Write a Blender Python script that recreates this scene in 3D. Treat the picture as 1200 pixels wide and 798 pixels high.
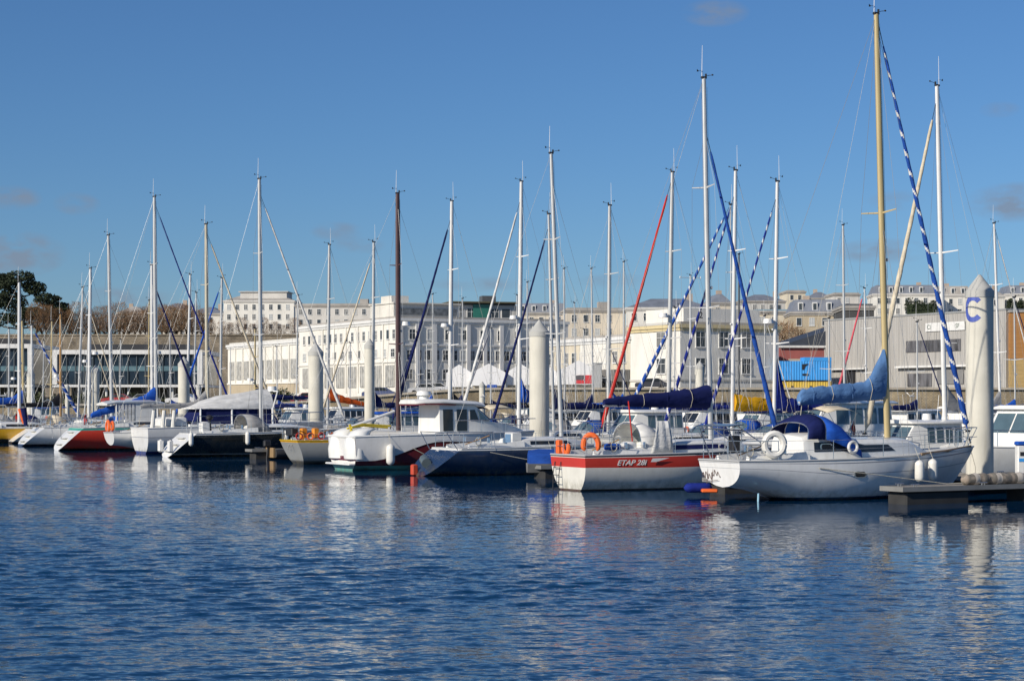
import bpy, math, random
import numpy as np
from math import radians as R, sin, cos, pi, sqrt
from mathutils import Vector, Matrix
random.seed(7)
S = bpy.context.scene
for o in list(bpy.data.objects): bpy.data.objects.remove(o)
COL = S.collection

# ------------------------------------------------------------------ camera, sky, sun, exposure
F = 2200.0; H0 = 3.0; CX = 600.0; HY = 470.0          # focal length in photo pixels, eye height, horizon row
cam = bpy.data.cameras.new('camera'); co = bpy.data.objects.new('camera', cam); COL.objects.link(co)
co.location = (0, 0, H0); co.rotation_euler = (R(90), 0, 0)
cam.sensor_width = 36; cam.lens = 36 * F / 1200; cam.shift_y = (HY - 399) / 1200
cam.clip_start = 0.5; cam.clip_end = 12000
S.camera = co
S.render.resolution_x = 1024; S.render.resolution_y = 680
SUN_AZ = Vector((-0.75, -0.66)).normalized(); SUN_EL = R(27)
sl = bpy.data.lights.new('sun', 'SUN'); sl.energy = 4.6; sl.angle = R(0.5); sl.color = (1.0, 0.91, 0.78)
so = bpy.data.objects.new('sun', sl); COL.objects.link(so)
sdir = Vector((SUN_AZ.x * cos(SUN_EL), SUN_AZ.y * cos(SUN_EL), sin(SUN_EL)))
so.rotation_euler = sdir.to_track_quat('Z', 'Y').to_euler()
w = bpy.data.worlds.new('World'); S.world = w; w.use_nodes = True
nt = w.node_tree; nt.nodes.clear()
def N(nt, t, **k):
    n = nt.nodes.new(t)
    for a, b in k.items(): setattr(n, a, b)
    return n
sky = N(nt, 'ShaderNodeTexSky', sky_type='NISHITA', sun_disc=False)
sky.sun_elevation = SUN_EL; sky.sun_rotation = math.atan2(SUN_AZ.x, SUN_AZ.y)
sky.altitude = 0; sky.air_density = 1.0; sky.dust_density = 0.2; sky.ozone_density = 10
bg = N(nt, 'ShaderNodeBackground'); bg.inputs[1].default_value = 0.084
out = N(nt, 'ShaderNodeOutputWorld')
def M2(nt, op, a, b=None, c=None):
    n = N(nt, 'ShaderNodeMath', operation=op)
    for i, v in enumerate((a, b, c)):
        if v is None: continue
        if hasattr(v, 'is_linked') or hasattr(v, 'links'): nt.links.new(v, n.inputs[i])
        else: n.inputs[i].default_value = v
    return n.outputs[0]
tc = N(nt, 'ShaderNodeTexCoord'); sp = N(nt, 'ShaderNodeSeparateXYZ'); nt.links.new(tc.outputs['Generated'], sp.inputs[0])
az = M2(nt, 'ARCTAN2', sp.outputs[0], sp.outputs[1]); el = M2(nt, 'ARCSINE', sp.outputs[2])
cb = N(nt, 'ShaderNodeCombineXYZ'); nt.links.new(az, cb.inputs[0]); nt.links.new(el, cb.inputs[1])
mp = N(nt, 'ShaderNodeMapping'); mp.inputs['Scale'].default_value = (60, 110, 1); nt.links.new(cb.outputs[0], mp.inputs[0])
nz = N(nt, 'ShaderNodeTexNoise'); nz.inputs['Scale'].default_value = 1; nz.inputs['Detail'].default_value = 6; nt.links.new(mp.outputs[0], nz.inputs[0])
tot = None
for px, py, rx, ry, amp in ((15,240,34,15,.8),(18,303,60,28,1.0),(90,245,28,14,.6),(838,18,42,17,.75),(1192,245,60,24,.9),
                            (1035,298,60,16,.7),(1050,240,34,13,.35),(395,272,34,12,.5),(420,288,34,11,.45),(560,333,60,10,.45),(150,352,60,16,.6),(1172,140,24,10,.4),(720,330,50,10,.3)):
    a0 = math.atan((px - CX) / F); e0 = math.atan((HY - py) / F)
    dx = M2(nt, 'DIVIDE', M2(nt, 'SUBTRACT', az, a0), rx / F); dy = M2(nt, 'DIVIDE', M2(nt, 'SUBTRACT', el, e0), ry / F)
    r2 = M2(nt, 'ADD', M2(nt, 'MULTIPLY', dx, dx), M2(nt, 'MULTIPLY', dy, dy))
    g = M2(nt, 'MULTIPLY', M2(nt, 'MAXIMUM', M2(nt, 'SUBTRACT', 1.0, r2), 0.0), amp)
    tot = g if tot is None else M2(nt, 'ADD', tot, g)
nf = M2(nt, 'MULTIPLY', M2(nt, 'SUBTRACT', nz.outputs[0], 0.34), 3.2)
cm = N(nt, 'ShaderNodeClamp'); nt.links.new(M2(nt, 'MULTIPLY', M2(nt, 'MULTIPLY', tot, nf), 1.15), cm.inputs[0])
cm.inputs['Max'].default_value = .75
mx = N(nt, 'ShaderNodeMix', data_type='RGBA'); nt.links.new(cm.outputs[0], mx.inputs[0])
nt.links.new(sky.outputs[0], mx.inputs[6]); mx.inputs[7].default_value = (2.5, 3.0, 3.9, 1)
nt.links.new(mx.outputs[2], bg.inputs[0]); nt.links.new(bg.outputs[0], out.inputs[0])
S.view_settings.view_transform = 'Standard'; S.view_settings.look = 'None'; S.view_settings.gamma = 1
S.view_settings.exposure = 0.06
S.render.engine = 'CYCLES'; S.cycles.max_bounces = 6; S.cycles.transparent_max_bounces = 4
S.cycles.sample_clamp_indirect = 4

# ------------------------------------------------------------------ materials
MATS = {}
def mat(name, col, rough=.5, var=.10, scale=3.0, metal=0.0, coat=0.0, bump=0.0, bscale=8.0, spec=.5, stretch=(1,1,1), dirt=0.0, water=None, sheen=0.0):
    if name in MATS: return MATS[name]
    m = bpy.data.materials.new(name); m.use_nodes = True; t = m.node_tree; b = t.nodes['Principled BSDF']
    b.inputs['Roughness'].default_value = rough; b.inputs['Metallic'].default_value = metal
    b.inputs['Coat Weight'].default_value = coat; b.inputs['Coat Roughness'].default_value = .08
    b.inputs['Specular IOR Level'].default_value = spec; b.inputs['Sheen Weight'].default_value = sheen
    c = N(t, 'ShaderNodeTexCoord'); mpn = N(t, 'ShaderNodeMapping'); mpn.inputs['Scale'].default_value = stretch
    t.links.new(c.outputs['Object'], mpn.inputs[0])
    n = N(t, 'ShaderNodeTexNoise'); n.inputs['Scale'].default_value = scale; n.inputs['Detail'].default_value = 5
    t.links.new(mpn.outputs[0], n.inputs[0])
    r = N(t, 'ShaderNodeMapRange'); r.inputs['From Min'].default_value = .3; r.inputs['From Max'].default_value = .7
    r.inputs['To Min'].default_value = 1 - var; r.inputs['To Max'].default_value = 1 + var * .6
    t.links.new(n.outputs[0], r.inputs[0])
    v = N(t, 'ShaderNodeVectorMath', operation='SCALE'); v.inputs[0].default_value = col[:3]; t.links.new(r.outputs[0], v.inputs['Scale'])
    last = v.outputs[0]
    if dirt > 0:     # streaks of grime running down
        mp2 = N(t, 'ShaderNodeMapping'); mp2.inputs['Scale'].default_value = (5, 5, .5); t.links.new(c.outputs['Object'], mp2.inputs[0])
        n2 = N(t, 'ShaderNodeTexNoise'); n2.inputs['Scale'].default_value = 1.2; n2.inputs['Detail'].default_value = 6; t.links.new(mp2.outputs[0], n2.inputs[0])
        r2 = N(t, 'ShaderNodeMapRange'); r2.inputs['From Min'].default_value = .52; r2.inputs['From Max'].default_value = .75
        r2.inputs['To Max'].default_value = dirt; t.links.new(n2.outputs[0], r2.inputs[0])
        mxn = N(t, 'ShaderNodeMix', data_type='RGBA'); t.links.new(r2.outputs[0], mxn.inputs[0]); t.links.new(last, mxn.inputs[6])
        mxn.inputs[7].default_value = (col[0] * .45 + .03, col[1] * .42 + .025, col[2] * .34 + .015, 1); last = mxn.outputs[2]
    if water:        # boot stripe and antifouling by height above the water
        sx = N(t, 'ShaderNodeSeparateXYZ'); t.links.new(c.outputs['Object'], sx.inputs[0])
        for z, cc in water:
            lt = M2(t, 'LESS_THAN', sx.outputs[2], z)
            mxn = N(t, 'ShaderNodeMix', data_type='RGBA'); t.links.new(lt, mxn.inputs[0]); t.links.new(last, mxn.inputs[6])
            mxn.inputs[7].default_value = (*cc, 1); last = mxn.outputs[2]
    if water:        # scum and tide marks just above the waterline, scuffs higher up
        n4 = N(t, 'ShaderNodeTexNoise'); n4.inputs['Scale'].default_value = 3; n4.inputs['Detail'].default_value = 8; n4.inputs['Roughness'].default_value = .7
        mp4 = N(t, 'ShaderNodeMapping'); mp4.inputs['Scale'].default_value = (1.2,1.2,.8); t.links.new(c.outputs['Object'], mp4.inputs[0]); t.links.new(mp4.outputs[0], n4.inputs[0])
        k4 = M2(t, 'MULTIPLY', M2(t, 'MAXIMUM', M2(t, 'SUBTRACT', .48, sx.outputs[2]), .06), M2(t, 'MAXIMUM', M2(t, 'SUBTRACT', n4.outputs[0], .40), 0.0))
        k5 = M2(t, 'MINIMUM', M2(t, 'MULTIPLY', k4, 6.0), .55); mxn = N(t, 'ShaderNodeMix', data_type='RGBA'); t.links.new(k5, mxn.inputs[0]); t.links.new(last, mxn.inputs[6])
        mxn.inputs[7].default_value = (.16,.14,.08,1); last = mxn.outputs[2]
    t.links.new(last, b.inputs['Base Color'])
    if bump > 0:
        n3 = N(t, 'ShaderNodeTexNoise'); n3.inputs['Scale'].default_value = bscale; n3.inputs['Detail'].default_value = 4
        t.links.new(mpn.outputs[0], n3.inputs[0])
        bp = N(t, 'ShaderNodeBump'); bp.inputs['Strength'].default_value = bump; bp.inputs['Distance'].default_value = .055 if name.startswith('canvas') else .05
        t.links.new(n3.outputs[0], bp.inputs['Height']); t.links.new(bp.outputs[0], b.inputs['Normal'])
    MATS[name] = m; return m
WHITE = mat('gelcoat_white', (.78,.78,.75), .28, .06, 1.5, coat=.3, dirt=.25)
CREAM = mat('gelcoat_cream', (.72,.69,.60), .3, .07, 1.5, coat=.3, dirt=.25)
DECK = mat('deck_grey', (.55,.55,.52), .6, .15, 4, dirt=.2)
ALU = mat('anodised_alloy', (.60,.60,.58), .38, .08, 2, metal=.25)
ALUW = mat('white_alloy', (.74,.74,.72), .35, .06, 2)
TAN = mat('tan_mast', (.50,.40,.20), .4, .12, 2, stretch=(1,1,.2))
OAK = mat('varnished_wood', (.42,.24,.09), .35, .2, 3, stretch=(1,1,.15))
WINE = mat('wine_mast', (.085,.045,.045), .4, .15, 2)
DARKM = mat('dark_mast', (.09,.095,.10), .4, .12, 2)
STEEL = mat('stainless', (.62,.63,.64), .22, .04, 3, metal=.9)
WIRE = mat('rigging_wire', (.20,.21,.22), .4, .05, 3, metal=.4)
BLACK = mat('black_plastic', (.025,.025,.028), .45, .2, 5)
RUBBER = mat('rubber', (.03,.03,.032), .7, .2, 6)
GLASS = mat('tinted_window', (.018,.022,.028), .06, .1, 2, spec=.6)
GLASSB = mat('bluish_window', (.08,.13,.16), .08, .15, 2, spec=.7)
TEAK = mat('teak', (.26,.17,.09), .65, .2, 6, stretch=(.3,4,1))
ROPE = mat('rope', (.50,.47,.38), .9, .25, 20)
FEND = mat('fender_white', (.74,.73,.68), .45, .1, 4, dirt=.3)
ORANGE = mat('orange_foam', (.80,.14,.025), .6, .12, 6)
CONC = mat('pile_concrete', (.62,.60,.52), .8, .12, .8, dirt=.22, bump=.15, bscale=5)
def canvas(name, col): return mat('canvas_' + name, col, .85, .24, 2.5, bump=.8, bscale=4.5, spec=.15, stretch=(.5,1.5,1.2))
C_BLUE = canvas('blue', (.015,.085,.42)); C_NAVY = canvas('navy', (.010,.016,.085)); C_DENIM = canvas('denim', (.10,.21,.42))
C_ROYAL = canvas('royal', (.018,.075,.34)); C_DKBLUE = canvas('dark_blue', (.012,.025,.20)); C_WHITE = canvas('white', (.66,.66,.64)); C_GREY = canvas('grey', (.30,.30,.30))
C_ORANGE = canvas('orange', (.75,.12,.02)); C_YELL = canvas('yellow', (.72,.38,.015)); C_BLACK = canvas('black', (.02,.02,.025)); C_RED = canvas('red', (.50,.035,.03))
C_BEIGE = canvas('beige', (.60,.53,.40)); C_GREEN = canvas('green', (.04,.30,.22)); C_PINK = canvas('faded_red', (.62,.10,.13)); C_GRN2 = canvas('pale_green', (.20,.38,.28))
def hullmat(name, col, boot=(.02,.02,.03), anti=(.015,.015,.02), h=.13, rough=.25):
    return mat('hull_' + name, col, rough, .05, 1.2, coat=.35, dirt=.12, water=((h, boot), (h - .06, anti)))

# ------------------------------------------------------------------ mesh helpers
class MB:
    def __init__(s): s.v = []; s.f = []; s.m = []
    def add(s, vs, fs, m=0):
        b = len(s.v); s.v += [tuple(v) for v in vs]
        for i, f in enumerate(fs):
            s.f.append(tuple(b + k for k in f)); s.m.append(m if isinstance(m, int) else m[i])
        return s
    def box(s, x0, x1, y0, y1, z0, z1, m=0):
        vs = [(x, y, z) for z in (z0, z1) for y in (y0, y1) for x in (x0, x1)]
        return s.add(vs, [(0,2,3,1),(4,5,7,6),(0,1,5,4),(2,6,7,3),(0,4,6,2),(1,3,7,5)], m)
    def bev(s, x0, x1, y0, y1, z0, z1, b=.02, m=0):
        rings = []
        for z, i in ((z0, b), (z0 + b, 0), (z1 - b, 0), (z1, b)):
            X0, X1, Y0, Y1 = x0 + i, x1 - i, y0 + i, y1 - i
            rings.append([(X0+b,Y0,z),(X1-b,Y0,z),(X1,Y0+b,z),(X1,Y1-b,z),(X1-b,Y1,z),(X0+b,Y1,z),(X0,Y1-b,z),(X0,Y0+b,z)])
        return s.loft(rings, m=m)
    def loft(s, rings, closed=True, cap=True, m=0, mf=None):
        n = len(rings[0]); b = len(s.v)
        for r in rings: s.v += [tuple(p) for p in r]
        for j in range(len(rings) - 1):
            for i in range(n if closed else n - 1):
                k = (i + 1) % n
                s.f.append((b + j*n + i, b + j*n + k, b + (j+1)*n + k, b + (j+1)*n + i)); s.m.append(mf(i, j) if mf else m)
        if cap and closed:
            s.f.append(tuple(b + i for i in reversed(range(n)))); s.m.append(m if not mf else mf(0, 0))
            s.f.append(tuple(b + (len(rings)-1)*n + i for i in range(n))); s.m.append(m if not mf else mf(0, len(rings) - 2))
        return s
    def tube(s, pts, r, n=6, m=0, mf=None, cap=True, flat=1.0):
        pts = [Vector(p) for p in pts]
        if not isinstance(r, (list, tuple)): r = [r] * len(pts)
        rings = []; prev = None
        for i, p in enumerate(pts):
            t = (pts[min(i+1, len(pts)-1)] - pts[max(i-1, 0)])
            t = t.normalized() if t.length > 1e-9 else Vector((0,0,1))
            if prev is None:
                a = Vector((0,0,1)) if abs(t.z) < .9 else Vector((1,0,0))
                u = t.cross(a).normalized()
            else:
                u = (prev - t * prev.dot(t)).normalized()
            prev = u; vv = t.cross(u)
            rings.append([p + (u * cos(2*pi*k/n) * flat + vv * sin(2*pi*k/n)) * r[i] for k in range(n)])
        return s.loft(rings, m=m, mf=mf, cap=cap)
    def ball(s, c, r, n=8, sz=(1,1,1), m=0):
        rings = []
        for j in range(n // 2 + 1):
            a = -pi/2 + pi * j / (n // 2); a = max(-pi/2 + .05, min(pi/2 - .05, a))
            rings.append([(c[0] + r*sz[0]*cos(a)*cos(2*pi*k/n), c[1] + r*sz[1]*cos(a)*sin(2*pi*k/n), c[2] + r*sz[2]*sin(a)) for k in range(n)])
        return s.loft(rings, m=m)
    def mesh(s, name, mats, smooth=True, ang=38):
        me = bpy.data.meshes.new(name); me.from_pydata(s.v, [], s.f)
        for mm in (mats if isinstance(mats, (list, tuple)) else [mats]): me.materials.append(mm)
        me.polygons.foreach_set('material_index', s.m)
        if smooth:
            me.polygons.foreach_set('use_smooth', [True] * len(s.f)); me.set_sharp_from_angle(angle=R(ang))
        me.update(); return me
    def build(s, name, mats, parent=None, smooth=True, ang=38):
        o = bpy.data.objects.new(name, s.mesh(name, mats, smooth, ang)); COL.objects.link(o)
        if parent: o.parent = parent
        return o
def tag(o, label=None, cat=None, group=None, kind=None):
    if label: o['label'] = label
    if cat: o['category'] = cat
    if group: o['group'] = group
    if kind: o['kind'] = kind
    return o
def empty(name, loc, rz=0, label=None, cat=None, group=None):
    o = bpy.data.objects.new(name, None); COL.objects.link(o); o.location = loc; o.rotation_euler = (0, 0, rz)
    o.empty_display_size = .3
    return tag(o, label, cat, group)
def copy_tree(o, parent=None):
    c = o.copy(); COL.objects.link(c)
    if parent: c.parent = parent
    for ch in list(o.children): copy_tree(ch, c)
    return c
def at(px, py, Y): return Vector(((px - CX) / F * Y, Y, H0 - (py - HY) / F * Y))
def lerp(a, b, t): return a + (b - a) * t
def sm(t): t = max(0, min(1, t)); return t*t*(3 - 2*t)
def text_mesh(txt, size, matl, parent, loc, rot, name='lettering', shear=0, depth=.004, align='LEFT', sx=1.0):
    cu = bpy.data.curves.new(name, 'FONT'); cu.body = txt; cu.size = size; cu.shear = shear; cu.extrude = depth; cu.align_x = align; cu.offset = size * .012
    t = bpy.data.objects.new('tmp_text', cu); COL.objects.link(t)
    me = bpy.data.meshes.new_from_object(t.evaluated_get(bpy.context.evaluated_depsgraph_get()))
    bpy.data.objects.remove(t); me.materials.clear(); me.materials.append(matl); me.name = name
    o = bpy.data.objects.new(name, me); COL.objects.link(o); o.parent = parent; o.location = loc; o.rotation_euler = rot; o.scale = (sx, 1, 1)
    return o

# marina grid: D = along a berth (stern to bow on the near side), U = along the pontoon, away from us
TH = R(28.4); D = Vector((cos(TH), sin(TH))); U = Vector((-sin(TH), cos(TH))); P0 = Vector((15.0, 60.5))
def grid(o, s): return P0 + D * o + U * s
def solve(px, o):                     # the point at lateral offset o that lies in direction px
    k = (px - CX) / F; b = P0 + D * o
    s = (b.x - k * b.y) / (k * U.y - U.x); return b + U * s

# ------------------------------------------------------------------ water, ground, quay
WAVE = .0150
def make_water():
    m = bpy.data.materials.new('harbour_water'); m.use_nodes = True; t = m.node_tree; b = t.nodes['Principled BSDF']
    b.inputs['Base Color'].default_value = (.0005,.030,.085,1); b.inputs['Roughness'].default_value = .02; b.inputs['IOR'].default_value = 1.333
    c = N(t, 'ShaderNodeTexCoord')
    def noise(scale, stretch, rz, det=2, dist=0.0, col=False):
        mpn = N(t, 'ShaderNodeMapping'); mpn.inputs['Scale'].default_value = stretch; mpn.inputs['Rotation'].default_value = (0,0,rz)
        t.links.new(c.outputs['Object'], mpn.inputs[0]); n = N(t, 'ShaderNodeTexNoise'); n.inputs['Scale'].default_value = scale
        n.inputs['Detail'].default_value = det; n.inputs['Distortion'].default_value = dist; n.inputs['Roughness'].default_value = .55
        t.links.new(mpn.outputs[0], n.inputs[0]); return n.outputs[1 if col else 0]
    def vm(op, a, b):
        n = N(t, 'ShaderNodeVectorMath', operation=op)
        for i, v in enumerate((a, b)):
            if isinstance(v, tuple): n.inputs[i].default_value = v
            elif isinstance(v, float): n.inputs['Scale'].default_value = v
            else: t.links.new(v, n.inputs['Scale'] if (op == 'SCALE' and i == 1) else n.inputs[i])
        return n.outputs[0]
    geo = N(t, 'ShaderNodeNewGeometry')
    # surface slopes of four wave lengths, summed
    slope = None
    for sc, st_, rz, det, ds, k in ((.30,(.6,1.3,1),R(22),1,.3,.05), (1.7,(.6,1.2,1),R(12),2,.5,.16), (4.6,(.55,1.2,1),R(-12),2,.5,.25), (12.0,(.6,1.1,1),R(5),1,.3,.42)):
        q = vm('SCALE', vm('SUBTRACT', noise(sc, st_, rz, det, ds, True), (.5,.5,.5)), k)
        slope = q if slope is None else vm('ADD', slope, q)
    # wind ripples: open water is ruffled, the lee of the berths is calm, with patches
    sx = N(t, 'ShaderNodeSeparateXYZ'); t.links.new(c.outputs['Object'], sx.inputs[0])
    dist = M2(t, 'ADD', M2(t, 'MULTIPLY', M2(t, 'SUBTRACT', sx.outputs[0], P0.x - 10*D.x), D.x), M2(t, 'MULTIPLY', M2(t, 'SUBTRACT', sx.outputs[1], P0.y - 10*D.y), D.y))
    pat = noise(.055, (.5, 1.6, 1), R(10), 3)
    dd2 = M2(t, 'ADD', M2(t, 'MULTIPLY', dist, -1.0), M2(t, 'MULTIPLY', M2(t, 'SUBTRACT', pat, .5), 20.0))
    mr = N(t, 'ShaderNodeMapRange', interpolation_type='SMOOTHSTEP'); mr.inputs['From Min'].default_value = 2; mr.inputs['From Max'].default_value = 17
    mr.inputs['To Min'].default_value = .07; mr.inputs['To Max'].default_value = 1.0; t.links.new(dd2, mr.inputs[0])
    nm = vm('NORMALIZE', vm('ADD', vm('MULTIPLY', vm('SCALE', slope, mr.outputs[0]), (.8,1.0,0.0)), geo.outputs['Normal']), (0.0,0.0,0.0))
    t.links.new(nm, b.inputs['Normal'])
    t.links.new(M2(t, 'ADD', M2(t, 'MULTIPLY', mr.outputs[0], .05), .015), b.inputs['Roughness'])
    # one sheet, finely divided where the wind waves can be seen
    xs = np.concatenate([[-900,-300,-150,-90], np.arange(-60,-22,.35), np.arange(-22,22,.065), np.arange(22,60,.35), [60,90,150,300,900]])
    ya = [12.0]
    while ya[-1] < 224.1: ya.append(ya[-1] + (.06 if ya[-1] < 62 else min(1.5, .06 + (ya[-1]-62)*.012)))
    ya[-1] = 224.2
    ys = np.concatenate([[-400,-150,-60,-20,0,6,9,11], ya])
    X, Y = np.meshgrid(xs, ys); Z = np.zeros_like(X)
    dx = np.gradient(xs)[None,:]; dy = np.gradient(ys)[:,None]; step = np.maximum(dx, dy)
    dist = -((X - (P0.x-10*D.x))*D.x + (Y - (P0.y-10*D.y))*D.y)
    rg = np.random.RandomState(4); pat = np.zeros_like(X)
    for k in range(9):
        a = rg.uniform(-.5,.5) + pi/2; wl = rg.uniform(9, 34); pat += np.sin((X*cos(a)*.5 + Y*sin(a))*2*pi/wl + rg.uniform(0,6.28))
    e = np.clip((dist + pat*1.9 - 4)/22.0, 0, 1); ruf = .05 + .95*e*e*(3-2*e)
    gust = 1 + .10*pat
    for k in range(72):
        wl = .25*(1.25/.25)**(rg.rand()**1.25); a = pi/2 + R(14) + rg.normal(0, .55); kk = 2*pi/wl
        amp = WAVE*(1.0 if wl < 1.0 else .7)/kk*rg.uniform(.5,1.3)
        Z += amp*np.sin((X*cos(a)+Y*sin(a))*kk + rg.uniform(0,6.28) + .6*np.sin(X*.35*rg.rand()+Y*.5*rg.rand()))*np.clip((wl/step-2.5)/2.5, 0, 1)
    Z *= ruf*np.clip(gust, .55, 1.5)
    ny, nx_ = X.shape; co_ = np.stack([X, Y, Z], -1).reshape(-1).astype(np.float32)
    i0 = (np.arange(ny-1)[:,None]*nx_ + np.arange(nx_-1)[None,:]).reshape(-1)
    lp = np.stack([i0, i0+1, i0+1+nx_, i0+nx_], -1).reshape(-1).astype(np.int32); nf = len(i0)
    mm = bpy.data.meshes.new('water'); mm.vertices.add(ny*nx_); mm.vertices.foreach_set('co', co_); mm.loops.add(nf*4); mm.loops.foreach_set('vertex_index', lp)
    mm.polygons.add(nf); mm.polygons.foreach_set('loop_start', np.arange(0, nf*4, 4, dtype=np.int32)); mm.polygons.foreach_set('use_smooth', np.ones(nf, dtype=bool)); mm.update(calc_edges=True)
    mm.materials.append(m); o = bpy.data.objects.new('water', mm); COL.objects.link(o); tag(o, kind='structure')
make_water()
QUAYTOP = 4.4
def QZ(x): return lerp(2.5, QUAYTOP, sm((x+34)/34))
def gz(x, y):
    z0 = QZ(x); z = z0 + sm((y - 439.5) / 1.5) * (17.0 - z0)
    z += sm((y - 460) / 240) * (9 + 8 * sm((x + 60) / 200)) 
    return z
g = MB(); ys = [224,232,260,300,360,420,438,439.4,440,440.6,441.2,442,460,480,520,560,600,640,700,800,1200,3000,9000]; xs = [-4000,-1200,-600,-300,-200,-150,-100,-60,-34,-26,-18,-10,0,30,60,100,150,200,300,600,1200,4000]
vs = [(x, y, gz(x, y)) for y in ys for x in xs]; nx = len(xs)
g.add(vs, [(j*nx+i, j*nx+i+1, (j+1)*nx+i+1, (j+1)*nx+i) for j in range(len(ys)-1) for i in range(nx-1)])
tag(g.build('ground', mat('quay_ground', (.24,.22,.18), .9, .3, .15, bump=.2), smooth=False), kind='structure')

def stone_mat(name, c1, c2, mortar, sc):
    m = bpy.data.materials.new(name); m.use_nodes = True; t = m.node_tree; b = t.nodes['Principled BSDF']; b.inputs['Roughness'].default_value = .9
    c = N(t, 'ShaderNodeTexCoord'); s0 = N(t, 'ShaderNodeSeparateXYZ'); t.links.new(c.outputs['Object'], s0.inputs[0])
    cb0 = N(t, 'ShaderNodeCombineXYZ'); t.links.new(s0.outputs[0], cb0.inputs[0]); t.links.new(s0.outputs[2], cb0.inputs[1])
    br = N(t, 'ShaderNodeTexBrick'); br.inputs['Scale'].default_value = sc; br.inputs['Color1'].default_value = (*c1,1); br.inputs['Color2'].default_value = (*c2,1)
    br.inputs['Mortar'].default_value = (*mortar,1); br.inputs['Mortar Size'].default_value = .03; t.links.new(cb0.outputs[0], br.inputs[0])
    n = N(t, 'ShaderNodeTexNoise'); n.inputs['Scale'].default_value = .5; n.inputs['Detail'].default_value = 7; t.links.new(c.outputs['Object'], n.inputs[0])
    r = N(t, 'ShaderNodeMapRange'); r.inputs['From Min'].default_value = .3; r.inputs['From Max'].default_value = .7; r.inputs['To Min'].default_value = .55; r.inputs['To Max'].default_value = 1.25
    t.links.new(n.outputs[0], r.inputs[0]); v = N(t, 'ShaderNodeVectorMath', operation='SCALE'); t.links.new(br.outputs[0], v.inputs[0]); t.links.new(r.outputs[0], v.inputs['Scale'])
    t.links.new(v.outputs[0], b.inputs['Base Color']); return m
STONE = stone_mat('quay_stone', (.40,.32,.20), (.30,.24,.15), (.20,.17,.12), 1.4)
RAMP = stone_mat('rampart_stone', (.30,.25,.18), (.24,.20,.15), (.15,.13,.1), .7)
qx = [-900,-60] + [-34+2*k for k in range(18)] + [60, 900]
def strip(y0, y1, za, zb): 
    b = MB(); b.loft([[(x,y0,za(x)),(x,y1,za(x)),(x,y1,zb(x)),(x,y0,zb(x))] for x in qx]); return b
qw = strip(223.2, 224, lambda x: -1.5, lambda x: QZ(x)-.05)
o = qw.build('quay_wall', STONE, smooth=False); tag(o, 'long brown stone quay wall at the back of the basin', 'quay wall')
cp = strip(222.9, 224.4, lambda x: QZ(x)-.05, lambda x: QZ(x)+.22); cp.build('coping', mat('coping_granite', (.42,.37,.29), .85, .2, .6), o, smooth=False)
rw = MB(); rw.box(-150, -30, 437.2, 438.6, 4.0, 18.2)
rw.box(-150, -30, 437.0, 438.8, 18.2, 18.6)
o = rw.build('rampart_wall', RAMP, smooth=False); tag(o, 'tall old brown stone rampart wall below the row of bare trees', 'rampart wall')

# ------------------------------------------------------------------ buildings
FRW = mat('window_white_frame', (.70,.70,.68), .5)
WGL = mat('window_glass_dark', (.05,.06,.07), .12, .5, .7); SHUT = mat('window_shutter_pale', (.42,.44,.44), .6, .15)
def win_mesh(w_, h_, glass=WGL, frame=FRW, bars=True):
    k = ('win', round(w_,2), round(h_,2), glass.name, frame.name, bars)
    if k in MATS: return MATS[k]
    b = MB(); b.box(0, w_, -.02, .05, 0, h_, 0); fw = .07
    for a in ((-fw, 0, -.07, .05, -fw, h_+fw), (w_, w_+fw, -.07, .05, -fw, h_+fw), (0, w_, -.07, .05, h_, h_+fw), (-.12, w_+.12, -.14, .05, -fw-.08, -.001)): b.box(*a, 1)
    if bars: b.box(w_/2-.03, w_/2+.03, -.05, -.021, 0, h_, 1); b.box(0, w_, -.045, -.022, h_*.62, h_*.62+.05, 1)
    MATS[k] = b.mesh('window', [glass, frame], False); return MATS[k]
def put_window(parent, me, face, a, z, wd, dep):
    o = bpy.data.objects.new('window', me); COL.objects.link(o); o.parent = parent
    if face == 'front': o.location = (a, -.03, z)
    else: o.location = (-.03, a + wd, z); o.rotation_euler = (0, 0, -pi/2)
    return o
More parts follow.
